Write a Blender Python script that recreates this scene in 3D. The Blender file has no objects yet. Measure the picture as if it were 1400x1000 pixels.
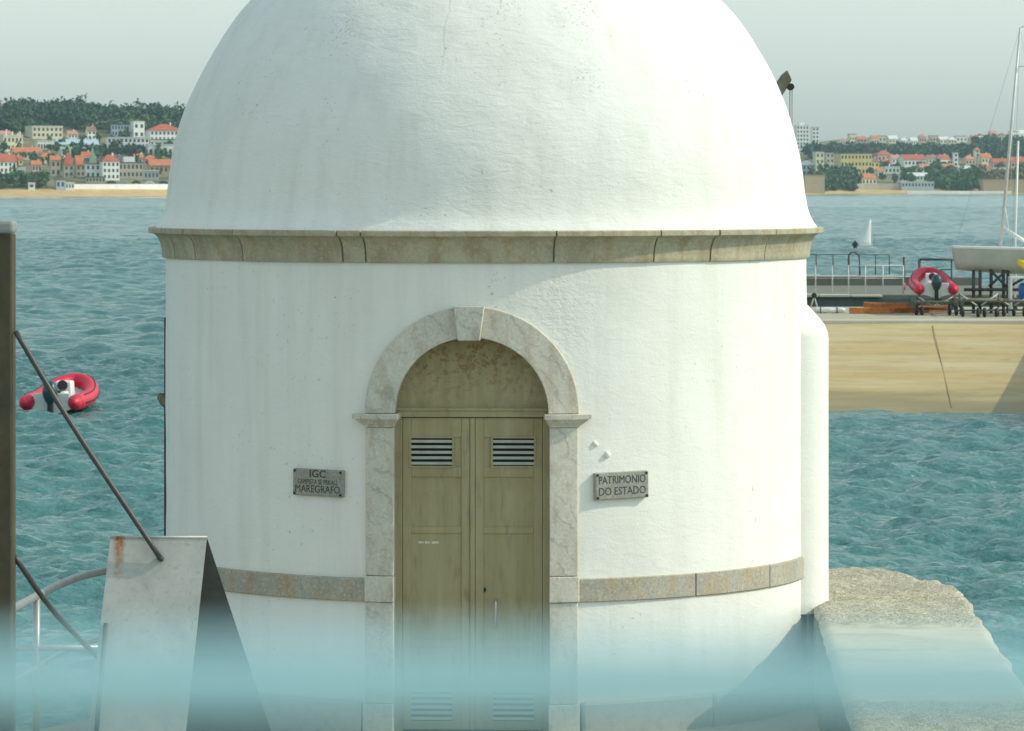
import bpy, bmesh, math, random
import numpy as np
from mathutils import Vector, Matrix, noise

random.seed(7)
RNG = np.random.default_rng(11)
R = math.radians
scn = bpy.context.scene
col = scn.collection

# ------------------------------------------------------------------ camera
CAM_Z = 3.5
F = 5460.0                     # focal length in pixels of the 1400 px wide photograph
HORIZON = 252.0
cam = bpy.data.cameras.new('camera')
camo = bpy.data.objects.new('camera', cam)
col.objects.link(camo)
camo.location = (0, 0, CAM_Z)
camo.rotation_euler = (R(90), 0, 0)
cam.sensor_width = 36.0
cam.lens = F / 1400 * 36.0
cam.shift_y = -(500 - HORIZON) / 1400
cam.clip_start = 0.05
cam.clip_end = 9000
cam.dof.use_dof = True
cam.dof.focus_distance = 27.0
cam.dof.aperture_fstop = 16.5
scn.camera = camo

# ------------------------------------------------------------------ sky, sun, exposure
SUN_AZ = 87.0      # from the tower: 0 = towards the camera, 90 = to the right
SUN_EL = 37.0
world = bpy.data.worlds.new('World')
scn.world = world
world.use_nodes = True
wn = world.node_tree
wn.nodes.clear()
wo = wn.nodes.new('ShaderNodeOutputWorld')
bg = wn.nodes.new('ShaderNodeBackground')
sky = wn.nodes.new('ShaderNodeTexSky')
sky.sky_type = 'NISHITA'
sky.sun_disc = False
sky.sun_elevation = R(SUN_EL)
sky.sun_rotation = R(180 - SUN_AZ)
sky.altitude = 0
sky.air_density = 2.0
sky.dust_density = 1.25
sky.ozone_density = 1.0
tint = wn.nodes.new('ShaderNodeMix')
tint.data_type = 'RGBA'
tint.blend_type = 'MULTIPLY'
tint.inputs[0].default_value = 1.0
tint.inputs[7].default_value = (0.765, 0.93, 0.995, 1)
hazy = wn.nodes.new('ShaderNodeHueSaturation')      # thin high haze: pale, nearly neutral sky
hazy.inputs['Saturation'].default_value = 0.30
wn.links.new(sky.outputs[0], hazy.inputs['Color'])
wn.links.new(hazy.outputs[0], tint.inputs[6])
wn.links.new(tint.outputs[2], bg.inputs[0])
bg.inputs[1].default_value = 0.15
wn.links.new(bg.outputs[0], wo.inputs[0])

sl = bpy.data.lights.new('sun', 'SUN')
sl.energy = 2.15
sl.angle = R(0.5)
sl.color = (1.0, 0.93, 0.74)
so = bpy.data.objects.new('sun', sl)
col.objects.link(so)
sdir = Vector((math.sin(R(SUN_AZ)) * math.cos(R(SUN_EL)), -math.cos(R(SUN_AZ)) * math.cos(R(SUN_EL)), math.sin(R(SUN_EL))))
so.rotation_euler = sdir.to_track_quat('Z', 'Y').to_euler()
so.location = (20, 10, 30)

scn.view_settings.view_transform = 'Standard'
scn.view_settings.look = 'None'
scn.view_settings.gamma = 1.0
scn.view_settings.exposure = 0.33
scn.view_settings.use_curve_mapping = False
scn.cycles.use_denoising = True
scn.cycles.max_bounces = 5
scn.cycles.volume_bounces = 2
scn.cycles.transparent_max_bounces = 8

SEA = -2.6                     # water level; the quay beside the tower is z = 0

# ------------------------------------------------------------------ helpers
def P(px, py, d):
    return Vector(((px - 700) / F * d, d, CAM_Z - (py - HORIZON) / F * d))

def tag(o, label=None, cat=None, group=None, kind=None):
    if label: o['label'] = label
    if cat: o['category'] = cat
    if group: o['group'] = group
    if kind: o['kind'] = kind
    return o

def empty(name, loc, rz=0.0):
    o = bpy.data.objects.new(name, None)
    o.empty_display_size = 0.2
    col.objects.link(o)
    o.location = loc
    o.rotation_euler = (0, 0, rz)
    return o

def link(name, me, m=None, parent=None, smooth=False):
    o = bpy.data.objects.new(name, me)
    col.objects.link(o)
    if m is not None and len(me.materials) == 0:
        me.materials.append(m)
    if parent is not None:
        o.parent = parent
    if smooth:
        me.polygons.foreach_set('use_smooth', [True] * len(me.polygons))
    return o

def from_bm(name, bm, m=None, parent=None, smooth=False, bevel=0.0, seg=2, fix=True):
    if fix:
        bmesh.ops.recalc_face_normals(bm, faces=bm.faces)
    me = bpy.data.meshes.new(name)
    bm.to_mesh(me)
    bm.free()
    o = link(name, me, m, parent, smooth)
    if bevel > 0:
        b = o.modifiers.new('bevel', 'BEVEL')
        b.width = bevel
        b.segments = seg
        b.limit_method = 'ANGLE'
        b.angle_limit = R(40)
    return o

def box(bm, x0, x1, y0, y1, z0, z1, mtx=None):
    vs = [bm.verts.new((x, y, z)) for z in (z0, z1) for y in (y0, y1) for x in (x0, x1)]
    if mtx is not None:
        for v in vs: v.co = mtx @ v.co
    for f in ((0, 1, 3, 2), (4, 6, 7, 5), (0, 4, 5, 1), (2, 3, 7, 6), (0, 2, 6, 4), (1, 5, 7, 3)):
        bm.faces.new([vs[i] for i in f])
    return vs

def tube(bm, pts, r, n=10, caps=True):
    """sweep a circle along points; r a number or a list"""
    pts = [Vector(p) for p in pts]
    rs = r if isinstance(r, (list, tuple)) else [r] * len(pts)
    rings = []
    up = Vector((0, 0, 1))
    prev = None
    for i, p in enumerate(pts):
        t = (pts[min(i + 1, len(pts) - 1)] - pts[max(i - 1, 0)]).normalized()
        if prev is None:
            a = up if abs(t.dot(up)) < 0.95 else Vector((0, 1, 0))
            u = t.cross(a).normalized()
        else:
            u = (prev - t * prev.dot(t)).normalized()
        prev = u
        v = t.cross(u)
        rings.append([bm.verts.new(p + (u * math.cos(2 * math.pi * k / n) + v * math.sin(2 * math.pi * k / n)) * rs[i]) for k in range(n)])
    for a, b in zip(rings, rings[1:]):
        for k in range(n):
            bm.faces.new((a[k], a[(k + 1) % n], b[(k + 1) % n], b[k]))
    if caps:
        bm.faces.new(rings[0][::-1])
        bm.faces.new(rings[-1])

def tube_obj(name, pts, r, m, parent=None, n=10):
    bm = bmesh.new()
    tube(bm, pts, r, n)
    return from_bm(name, bm, m, parent, smooth=True)

def lathe(bm, prof, n=48, a0=0.0, a1=2 * math.pi, cx=0, cy=0):
    """prof: list of (r, z). Full turn when a1-a0 = 2 pi."""
    full = abs(a1 - a0 - 2 * math.pi) < 1e-6
    m = n if full else n + 1
    rings = []
    for k in range(m):
        a = a0 + (a1 - a0) * k / n
        rings.append([bm.verts.new((cx + r * math.sin(a), cy - r * math.cos(a), z)) for r, z in prof])
    for k in range(n):
        A, B = rings[k], rings[(k + 1) % m]
        for i in range(len(prof) - 1):
            bm.faces.new((A[i], B[i], B[i + 1], A[i + 1]))
    return rings

def spline(pts, n):
    """Catmull-Rom through the points"""
    pts = [Vector(p) for p in pts]
    P_ = [2 * pts[0] - pts[1]] + pts + [2 * pts[-1] - pts[-2]]
    out = []
    for i in range(1, len(P_) - 2):
        for k in range(n):
            t = k / n
            a, b, c, d = P_[i - 1], P_[i], P_[i + 1], P_[i + 2]
            out.append(0.5 * ((2 * b) + (c - a) * t + (2 * a - 5 * b + 4 * c - d) * t * t + (3 * b - a - 3 * c + d) * t ** 3))
    out.append(pts[-1])
    return out

def np_mesh(name, verts, faces):
    me = bpy.data.meshes.new(name)
    verts = np.asarray(verts, dtype=np.float32)
    faces = np.asarray(faces, dtype=np.int32)
    k = faces.shape[1]
    me.vertices.add(len(verts))
    me.vertices.foreach_set('co', verts.ravel())
    me.loops.add(faces.size)
    me.loops.foreach_set('vertex_index', faces.ravel())
    me.polygons.add(len(faces))
    me.polygons.foreach_set('loop_start', np.arange(0, faces.size, k, dtype=np.int32))
    me.update(calc_edges=True)
    me.validate()
    return me

# ------------------------------------------------------------------ materials
class NT:
    def __init__(self, name):
        self.m = bpy.data.materials.new(name)
        self.m.use_nodes = True
        self.t = self.m.node_tree
        self.b = self.t.nodes['Principled BSDF']
        self.tc = self.t.nodes.new('ShaderNodeTexCoord')
        self.co = self.tc.outputs['Object']
    def n(self, kind, **kw):
        nd = self.t.nodes.new(kind)
        for k, v in kw.items(): setattr(nd, k, v)
        return nd
    def l(self, a, b): self.t.links.new(a, b)
    def val(self, x, sock):
        if hasattr(x, 'is_output'): self.l(x, sock)
        else: sock.default_value = x
    def math(self, op, a, b=0.0, clamp=False):
        nd = self.n('ShaderNodeMath', operation=op, use_clamp=clamp)
        self.val(a, nd.inputs[0]); self.val(b, nd.inputs[1])
        return nd.outputs[0]
    def mapping(self, scale=(1, 1, 1), loc=(0, 0, 0), rot=(0, 0, 0), co=None):
        nd = self.n('ShaderNodeMapping')
        nd.inputs['Scale'].default_value = scale
        nd.inputs['Location'].default_value = loc
        nd.inputs['Rotation'].default_value = rot
        self.l(co or self.co, nd.inputs[0])
        return nd.outputs[0]
    def noise(self, scale=5, detail=4, rough=0.55, co=None, dist=0.0):
        nd = self.n('ShaderNodeTexNoise')
        nd.inputs['Scale'].default_value = scale
        nd.inputs['Detail'].default_value = detail
        nd.inputs['Roughness'].default_value = rough
        nd.inputs['Distortion'].default_value = dist
        self.l(co or self.co, nd.inputs['Vector'])
        return nd.outputs['Fac']
    def voronoi(self, scale=5, co=None, feature='F1', out='Distance'):
        nd = self.n('ShaderNodeTexVoronoi', feature=feature)
        nd.inputs['Scale'].default_value = scale
        self.l(co or self.co, nd.inputs['Vector'])
        return nd.outputs[out]
    def rng(self, x, a, b, c=0.0, d=1.0):
        nd = self.n('ShaderNodeMapRange')
        self.val(x, nd.inputs[0])
        for i, v in enumerate((a, b, c, d)): nd.inputs[i + 1].default_value = v
        return nd.outputs[0]
    def mix(self, f, a, b, blend='MIX'):
        nd = self.n('ShaderNodeMix', data_type='RGBA', blend_type=blend)
        self.val(f, nd.inputs[0])
        for x, s in ((a, nd.inputs[6]), (b, nd.inputs[7])):
            if hasattr(x, 'is_output'): self.l(x, s)
            else: s.default_value = (x[0], x[1], x[2], 1)
        return nd.outputs[2]
    def xyz(self):
        nd = self.n('ShaderNodeSeparateXYZ')
        self.l(self.co, nd.inputs[0])
        return nd.outputs
    def bump(self, h, strength=0.3, dist=0.01, nrm=None):
        nd = self.n('ShaderNodeBump')
        nd.inputs['Strength'].default_value = strength
        nd.inputs['Distance'].default_value = dist
        self.l(h, nd.inputs['Height'])
        if nrm is not None: self.l(nrm, nd.inputs['Normal'])
        return nd.outputs[0]
    def done(self, colr, rough=0.8, nrm=None, metal=0.0, spec=None):
        if hasattr(colr, 'is_output'): self.l(colr, self.b.inputs['Base Color'])
        else: self.b.inputs['Base Color'].default_value = (colr[0], colr[1], colr[2], 1)
        self.val(rough, self.b.inputs['Roughness'])
        self.b.inputs['Metallic'].default_value = metal
        if spec is not None: self.b.inputs['Specular IOR Level'].default_value = spec
        if nrm is not None: self.l(nrm, self.b.inputs['Normal'])
        return self.m

def simple(name, c, rough=0.6, var=0.15, scale=8, bump=0.0, metal=0.0, bdist=0.01):
    t = NT(name)
    n1 = t.noise(scale, 5)
    dark = tuple(x * (1 - var) for x in c)
    light = tuple(min(1, x * (1 + var)) for x in c)
    cc = t.mix(t.rng(n1, 0.3, 0.7), dark, light)
    nrm = t.bump(t.noise(scale * 3, 4), bump, bdist) if bump > 0 else None
    return t.done(cc, rough, nrm, metal)

M = {}

def make_plaster(name, dome=False):
    t = NT(name)
    big = t.noise(1.1, 5, 0.6)
    streak = t.noise(1.0, 5, 0.6, t.mapping((6, 6, 0.55)))
    base = t.mix(t.rng(big, 0.3, 0.7), (0.79, 0.77, 0.70), (0.84, 0.825, 0.755))
    base = t.mix(t.math('MULTIPLY', t.rng(streak, 0.48, 0.72), 0.5), base, (0.68, 0.665, 0.58))
    # fine dark specks and mould
    sp = t.noise(38, 2, 0.5)
    reg = t.noise(1.9, 3, 0.6)
    spm = t.math('MULTIPLY', t.rng(sp, 0.66, 0.74), t.rng(reg, 0.50, 0.66), True)
    base = t.mix(t.math('MULTIPLY', spm, 0.7), base, (0.33, 0.33, 0.27))
    if dome:
        # old mould freckles in two clusters high on the front, and a hairline crack
        x, y, z = t.xyz()
        sp2 = t.noise(52, 3, 0.6, t.mapping((1, 1, 1), (3, 8, 2)))
        cl = None
        for cx_, cz_, r_ in ((0.62, 4.62, 0.34), (-0.92, 4.52, 0.28), (0.66, 4.2, 0.2), (0.1, 4.66, 0.25)):
            ddx = t.math('SUBTRACT', x, cx_); ddz = t.math('SUBTRACT', z, cz_)
            dd = t.math('SQRT', t.math('ADD', t.math('MULTIPLY', ddx, ddx), t.math('MULTIPLY', ddz, ddz)))
            m_ = t.rng(dd, 0.0, r_, 1.0, 0.0)
            cl = m_ if cl is None else t.math('MAXIMUM', cl, m_)
        fr = t.math('MULTIPLY', t.rng(t.math('ADD', sp2, t.math('MULTIPLY', cl, 0.12)), 0.66, 0.74), t.rng(cl, 0.0, 0.3), True)
        base = t.mix(t.math('MULTIPLY', fr, 0.42), base, (0.30, 0.30, 0.24))
        wobx = t.math('MULTIPLY', t.math('SUBTRACT', t.noise(3.5, 4, 0.7), 0.5), 0.10)
        cx = t.math('ABSOLUTE', t.math('ADD', t.math('ADD', x, 0.26), t.math('ADD', wobx, t.math('MULTIPLY', t.math('SUBTRACT', z, 4.4), -0.10))))
        ck = t.math('MULTIPLY', t.rng(cx, 0.002, 0.006, 1.0, 0.0), t.rng(z, 4.15, 4.35))
        base = t.mix(t.math('MULTIPLY', ck, 0.3), base, (0.36, 0.36, 0.31))
    # coarse trowel strokes run diagonally
    tro = t.noise(7.0, 6, 0.62, t.mapping((1.0, 1.0, 2.6), rot=(0, R(28), 0)), 0.6)
    fine = t.noise(55, 4, 0.6)
    lump = t.noise(2.4, 3, 0.5)
    h = t.math('ADD', t.math('MULTIPLY', tro, 0.8 if dome else 0.4), t.math('MULTIPLY', fine, 0.2))
    h = t.math('ADD', h, t.math('MULTIPLY', lump, 1.2))
    if not dome:
        x, y, z = t.xyz()
        # patched render just right of the arch crown and down the right jamb
        dx = t.math('SUBTRACT', x, 0.40); dz = t.math('SUBTRACT', z, 2.68)
        d2 = t.math('ADD', t.math('MULTIPLY', dx, dx), t.math('MULTIPLY', t.math('MULTIPLY', dz, dz), 0.35))
        mask = t.rng(t.math('ADD', t.math('SQRT', d2), t.math('MULTIPLY', t.math('SUBTRACT', big, 0.5), 0.5)), 0.12, 0.42, 1.0, 0.0)
        rough_n = t.noise(24, 4, 0.6, t.mapping((1, 1, 1.5), rot=(0, R(35), 0)), 0.4)
        h = t.math('ADD', h, t.math('MULTIPLY', t.math('MULTIPLY', rough_n, mask), 0.9))
    nrm = t.bump(h, 0.55, 0.016)
    return t.done(base, 0.85, nrm, spec=0.25)

M['plaster'] = make_plaster('whitewashed_render')
M['plaster_dome'] = make_plaster('whitewashed_dome', True)

def make_stone(name, a, b, c, vein=0.0, speck=0.0, sc=1.0):
    """limestone: two tones a, b, stain c, dark veins"""
    t = NT(name)
    oi = t.n('ShaderNodeObjectInfo')
    add = t.n('ShaderNodeVectorMath', operation='ADD')
    mul = t.n('ShaderNodeVectorMath', operation='SCALE')
    cmb = t.n('ShaderNodeCombineXYZ')
    for i in range(3): t.l(oi.outputs['Random'], cmb.inputs[i])
    mul.inputs['Scale'].default_value = 13.0
    t.l(cmb.outputs[0], mul.inputs[0])
    t.l(t.co, add.inputs[0]); t.l(mul.outputs[0], add.inputs[1])
    co = add.outputs[0]
    n1 = t.noise(3.5 * sc, 6, 0.65, co)
    n2 = t.noise(9 * sc, 5, 0.6, t.mapping((1, 1, 0.4), co=co))
    cc = t.mix(t.rng(n1, 0.35, 0.65), a, b)
    cc = t.mix(t.math('MULTIPLY', t.rng(n2, 0.48, 0.68), 0.8), cc, c)
    if vein > 0:
        w = t.n('ShaderNodeTexWave', wave_type='BANDS', bands_direction='DIAGONAL')
        w.inputs['Scale'].default_value = 3.6
        w.inputs['Distortion'].default_value = 9.0
        w.inputs['Detail'].default_value = 4.0
        w.inputs['Detail Scale'].default_value = 1.6
        t.l(co, w.inputs[0])
        vm = t.math('MULTIPLY', t.rng(w.outputs['Fac'], 0.0, 0.10, 1.0, 0.0), t.rng(n1, 0.4, 0.6))
        cc = t.mix(t.math('MULTIPLY', vm, vein), cc, tuple(x * 0.6 for x in a))
    if speck > 0:
        s = t.noise(60, 3, 0.6, co)
        cc = t.mix(t.math('MULTIPLY', t.rng(s, 0.52, 0.62), speck), cc, tuple(x * 0.45 for x in a))
        s2 = t.noise(45, 2, 0.6, t.mapping((1, 1, 1), (5, 3, 1), co=co))
        cc = t.mix(t.math('MULTIPLY', t.rng(s2, 0.56, 0.66), speck), cc, tuple(min(0.8, x * 1.45) for x in a))
    h = t.math('ADD', t.noise(30, 5, 0.65, co), t.math('MULTIPLY', n1, 0.6))
    return t.done(cc, 0.75, t.bump(h, 0.4, 0.006), spec=0.3)

M['cornice'] = make_stone('cornice_limestone', (0.48, 0.43, 0.30), (0.35, 0.32, 0.22), (0.33, 0.235, 0.13), vein=0.5, speck=0.25)
M['band'] = make_stone('band_limestone', (0.44, 0.41, 0.33), (0.36, 0.34, 0.28), (0.44, 0.31, 0.16), speck=0.4)
M['marble'] = make_stone('veined_marble', (0.66, 0.62, 0.52), (0.56, 0.525, 0.44), (0.45, 0.36, 0.25), vein=0.85, speck=0.25)
M['plaque'] = make_stone('plaque_stone', (0.34, 0.34, 0.29), (0.28, 0.28, 0.24), (0.36, 0.33, 0.24), speck=0.35)
M['letter'] = simple('engraved_letters', (0.06, 0.062, 0.055), 0.8, 0.1)
M['grout'] = simple('dark_joint_mortar', (0.19, 0.17, 0.12), 0.9, 0.2, 20)

def make_door():
    t = NT('olive_door_paint')
    streak = t.noise(1.0, 6, 0.65, t.mapping((14, 14, 0.9)))
    big = t.noise(2.2, 5, 0.6)
    c = t.mix(t.rng(streak, 0.35, 0.68), (0.32, 0.275, 0.14), (0.39, 0.345, 0.195))
    c = t.mix(t.math('MULTIPLY', t.rng(big, 0.5, 0.7), 0.5), c, (0.26, 0.18, 0.085))
    x, y, z = t.xyz()
    sp = t.noise(26, 4, 0.7)
    m = t.math('MULTIPLY', t.rng(sp, 0.50, 0.60), t.rng(z, 2.05, 2.35), True)
    c = t.mix(t.math('MULTIPLY', m, 0.75), c, (0.22, 0.12, 0.05))
    dn = t.noise(8, 5, 0.6, t.mapping((3, 3, 0.6), (4, 1, 0)))
    c = t.mix(t.math('MULTIPLY', t.rng(dn, 0.55, 0.72), 0.35), c, (0.11, 0.09, 0.05))
    return t.done(c, 0.5, t.bump(t.math('ADD', streak, t.noise(40, 4)), 0.15, 0.004), spec=0.4)
M['door'] = make_door()
M['slat'] = simple('louvre_paint', (0.42, 0.44, 0.36), 0.5, 0.12, 12)
M['hole'] = simple('dark_vent_interior', (0.012, 0.012, 0.010), 0.9, 0.05)
M['chrome'] = simple('steel_handle', (0.55, 0.55, 0.52), 0.3, 0.1, 20, metal=0.9)
M['sticker'] = simple('pale_sticker', (0.6, 0.58, 0.45), 0.6, 0.2, 60)

def make_concrete(name, a, b, st, bump=0.4, speck=0.3, streaks=0.0, sc=1.0, bd=0.01):
    t = NT(name)
    n1 = t.noise(1.3 * sc, 6, 0.65)
    n2 = t.noise(14 * sc, 5, 0.65)
    c = t.mix(t.rng(n1, 0.32, 0.68), a, b)
    c = t.mix(t.math('MULTIPLY', t.rng(n2, 0.5, 0.7), speck), c, st)
    if streaks > 0:
        s = t.noise(1.0, 6, 0.65, t.mapping((0.5, 4.0, 4.0)))
        c = t.mix(t.math('MULTIPLY', t.rng(s, 0.48, 0.7), streaks), c, st)
    h = t.math('ADD', t.noise(22 * sc, 6, 0.7), n1)
    return t.done(c, 0.9, t.bump(h, bump, bd), spec=0.2)
M['quay'] = make_concrete('quay_concrete', (0.36, 0.35, 0.30), (0.44, 0.42, 0.36), (0.25, 0.24, 0.20))
M['plinth'] = make_concrete('plinth_concrete', (0.42, 0.41, 0.36), (0.50, 0.48, 0.42), (0.28, 0.27, 0.22), 0.6, 0.5)

def make_parapet():
    t = NT('rough_parapet_concrete')
    x, y, z = t.xyz()
    n1 = t.noise(1.6, 6, 0.65)
    n2 = t.noise(16, 5, 0.7)
    n3 = t.noise(38, 4, 0.7)
    c = t.mix(t.rng(n1, 0.32, 0.68), (0.50, 0.455, 0.345), (0.60, 0.55, 0.43))
    # exposed pebble aggregate at the far end (beyond y 25.6) and again below y 21.6
    e = t.math('ADD', y, t.math('MULTIPLY', t.math('SUBTRACT', n1, 0.5), 0.7))
    agg = t.math('MAXIMUM', t.rng(e, 25.5, 25.75), t.rng(e, 21.75, 21.95, 1.0, 0.0))
    wob = t.n('ShaderNodeTexNoise'); wob.inputs['Scale'].default_value = 24
    t.l(t.co, wob.inputs['Vector'])
    wm = t.n('ShaderNodeMix', data_type='RGBA', blend_type='LINEAR_LIGHT'); wm.inputs[0].default_value = 0.05
    t.l(t.co, wm.inputs[6]); t.l(wob.outputs['Color'], wm.inputs[7])
    vo = t.voronoi(60, wm.outputs[2])
    cell = t.voronoi(60, wm.outputs[2], out='Color')
    sep = t.n('ShaderNodeSeparateColor'); t.l(cell, sep.inputs[0])
    peb = t.mix(sep.outputs[0], (0.44, 0.40, 0.30), (0.74, 0.70, 0.58))
    peb = t.mix(t.rng(vo, 0.25, 0.75), peb, (0.26, 0.235, 0.17))
    c = t.mix(t.math('MULTIPLY', agg, 0.9), c, peb)
    c = t.mix(t.math('MULTIPLY', t.rng(n2, 0.57, 0.72), 0.35), c, (0.20, 0.19, 0.15))
    li = t.noise(2.8, 5, 0.7, t.mapping((1, 3, 1), (2, 7, 3)))
    c = t.mix(t.math('MULTIPLY', t.math('MULTIPLY', t.rng(li, 0.58, 0.68), agg), 0.7), c, (0.30, 0.29, 0.06))
    h = t.math('ADD', t.math('MULTIPLY', n2, 0.5), t.math('MULTIPLY', n3, 0.3))
    h = t.math('ADD', h, t.math('MULTIPLY', t.math('MULTIPLY', t.math('SUBTRACT', 1.0, vo), agg), 1.0))
    st = t.noise(1.0, 5, 0.65, t.mapping((1.1, 3.2, 1), (6, 2, 0)))
    c = t.mix(t.math('MULTIPLY', t.rng(st, 0.52, 0.7), 0.5), c, (0.25, 0.235, 0.175))
    return t.done(c, 0.9, t.bump(h, 0.55, 0.012), spec=0.15)
M['parapet'] = make_parapet()
def make_algae_shade():  # weathering streaks, with the shade of the left face darkened into the colour
    t = NT('stained_shaded_parapet_side')
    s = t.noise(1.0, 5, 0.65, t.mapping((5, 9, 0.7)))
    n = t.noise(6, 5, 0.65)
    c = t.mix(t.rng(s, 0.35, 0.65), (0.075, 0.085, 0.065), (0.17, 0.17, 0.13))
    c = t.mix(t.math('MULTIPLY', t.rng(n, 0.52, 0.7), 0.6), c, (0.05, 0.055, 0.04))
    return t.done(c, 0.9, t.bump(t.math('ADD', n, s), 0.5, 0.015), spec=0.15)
M['algae_shade'] = make_algae_shade()

def make_slip():
    t = NT('slipway_concrete')
    x, y, z = t.xyz()
    s1 = t.noise(1.0, 6, 0.6, t.mapping((0.16, 0.42, 0.42)))
    s2 = t.noise(1.0, 6, 0.65, t.mapping((0.30, 0.85, 0.85), (3, 9, 0)))
    n = t.noise(1.7, 6, 0.7)
    c = t.mix(t.rng(s1, 0.35, 0.65), (0.46, 0.345, 0.155), (0.52, 0.42, 0.245))
    c = t.mix(t.math('MULTIPLY', t.rng(s2, 0.47, 0.70), 0.7), c, (0.36, 0.25, 0.105))
    c = t.mix(t.math('MULTIPLY', t.rng(n, 0.58, 0.75), 0.5), c, (0.22, 0.18, 0.10))
    # algae and wet concrete near the waterline
    e = t.math('ADD', z, t.math('MULTIPLY', t.math('SUBTRACT', s1, 0.5), 0.9))
    c = t.mix(t.math('MULTIPLY', t.rng(e, SEA + 0.55, SEA + 0.1), 0.7), c, (0.17, 0.14, 0.055))
    return t.done(c, t.rng(e, SEA + 0.5, SEA + 0.1, 0.9, 0.5), t.bump(n, 0.4, 0.02), spec=0.25)
M['slip'] = make_slip()
M['deck'] = make_concrete('deck_concrete', (0.40, 0.36, 0.26), (0.46, 0.42, 0.31), (0.26, 0.23, 0.15), 0.3, 0.3, 0.3, 0.5)
M['pier_wall'] = make_concrete('dark_pier_wall', (0.08, 0.10, 0.085), (0.12, 0.14, 0.12), (0.05, 0.07, 0.06), 0.3, 0.4, 0.0, 0.5)  # dark grey-green all over, slightly mottled
M['pier_cap'] = make_concrete('pier_coping', (0.52, 0.48, 0.38), (0.58, 0.54, 0.44), (0.40, 0.36, 0.26), 0.2, 0.3)
M['pier_deck'] = make_concrete('pier_deck', (0.15, 0.16, 0.13), (0.20, 0.20, 0.165), (0.2, 0.2, 0.17), 0.2, 0.3)

def make_galv():
    t = NT('galvanised_sheet')
    n1 = t.noise(3.0, 6, 0.65)
    n2 = t.noise(30, 4, 0.7)
    c = t.mix(t.rng(n1, 0.35, 0.65), (0.36, 0.365, 0.33), (0.50, 0.50, 0.45))
    c = t.mix(t.math('MULTIPLY', t.rng(n2, 0.55, 0.7), 0.4), c, (0.22, 0.21, 0.16))
    x, y, z = t.xyz()
    # rust run below the upper left corner (object space: ridge along x, z up)
    wob = t.math('MULTIPLY', t.math('SUBTRACT', n1, 0.5), 0.05)
    dx = t.math('ABSOLUTE', t.math('SUBTRACT', t.math('ADD', x, wob), 0.055))
    mx = t.rng(dx, 0.012, 0.04, 1.0, 0.0)
    mz = t.rng(z, 1.13, 1.40)
    rm = t.math('MULTIPLY', t.math('MULTIPLY', mx, mz), t.rng(n2, 0.3, 0.55))
    c = t.mix(rm, c, (0.33, 0.115, 0.025))
    return t.done(c, 0.55, t.bump(t.math('ADD', n1, t.math('MULTIPLY', n2, 0.15)), 0.2, 0.01), metal=0.25)
M['galv'] = make_galv()
M['galv_shaded'] = simple('shaded_cover_inside', (0.07, 0.075, 0.07), 0.6, 0.25, 8)  # shade inside the cover put into the rear panel's colour
M['tube'] = simple('galvanised_tube', (0.33, 0.34, 0.32), 0.4, 0.15, 15, metal=0.4)
M['cable'] = simple('black_cable', (0.05, 0.05, 0.048), 0.45, 0.3, 30)
M['post'] = simple('olive_brown_post', (0.06, 0.052, 0.026), 0.75, 0.3, 6, 0.3)
M['post_cap'] = simple('grey_post_cap', (0.25, 0.265, 0.25), 0.6, 0.1, 10)
M['rail_wire'] = simple('pale_blue_rail_paint', (0.36, 0.60, 0.64), 0.7, 0.05, 10)
M['dark_metal'] = simple('dark_weathered_metal', (0.055, 0.06, 0.055), 0.6, 0.3, 10)
M['timber'] = simple('weathered_timber', (0.17, 0.165, 0.11), 0.85, 0.35, 10, 0.3)

M['red'] = simple('red_rubber_tube', (0.58, 0.014, 0.045), 0.5, 0.12, 3)
M['hullwhite'] = simple('white_gelcoat', (0.74, 0.74, 0.70), 0.35, 0.06, 4)
M['hullgrey'] = simple('grey_green_hull', (0.50, 0.54, 0.49), 0.4, 0.1, 2)
M['engine'] = simple('teal_engine_cowl', (0.012, 0.055, 0.06), 0.35, 0.2, 6)
M['black'] = simple('black_rubber', (0.02, 0.02, 0.021), 0.7, 0.2, 10)
M['sail'] = simple('white_sailcloth', (0.80, 0.80, 0.77), 0.8, 0.03, 4)
M['mast'] = simple('anodised_spar', (0.58, 0.58, 0.55), 0.45, 0.1, 6, metal=0.2)
M['orange'] = simple('orange_painted_timber', (0.50, 0.17, 0.04), 0.7, 0.35, 6)
M['yellow'] = simple('yellow_plastic', (0.75, 0.52, 0.02), 0.4, 0.08, 4)
M['blue'] = simple('blue_plastic', (0.02, 0.10, 0.36), 0.4, 0.1, 4)
M['skin'] = simple('skin', (0.45, 0.27, 0.19), 0.6, 0.05)
M['jacket'] = simple('dark_sailing_jacket', (0.02, 0.025, 0.05), 0.8, 0.1)
def make_water():
    t = NT('sea_water')
    n1 = t.noise(1.0, 5, 0.6, t.mapping((1.5, 3.4, 1)))
    n2 = t.noise(1.0, 4, 0.6, t.mapping((4.5, 9.0, 1), (3, 1, 0)))
    n3 = t.noise(1.0, 4, 0.6, t.mapping((0.35, 0.6, 1), (9, 1, 0)))
    h = t.math('ADD', n1, t.math('MULTIPLY', n2, 0.5))
    h = t.math('ADD', h, t.math('MULTIPLY', n3, 1.3))
    big = t.noise(1.0, 3, 0.5, t.mapping((0.012, 0.02, 1)))
    c = t.mix(t.rng(big, 0.35, 0.65), (0.034, 0.135, 0.128), (0.050, 0.170, 0.158))
    n4 = t.noise(1.0, 4, 0.65, t.mapping((0.07, 0.14, 1), (1, 5, 0)))
    h = t.math('ADD', h, t.math('MULTIPLY', n4, 2.5))
    return t.done(c, 0.10, t.bump(h, 0.75, 0.22), spec=0.5)
M['water'] = make_water()

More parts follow.
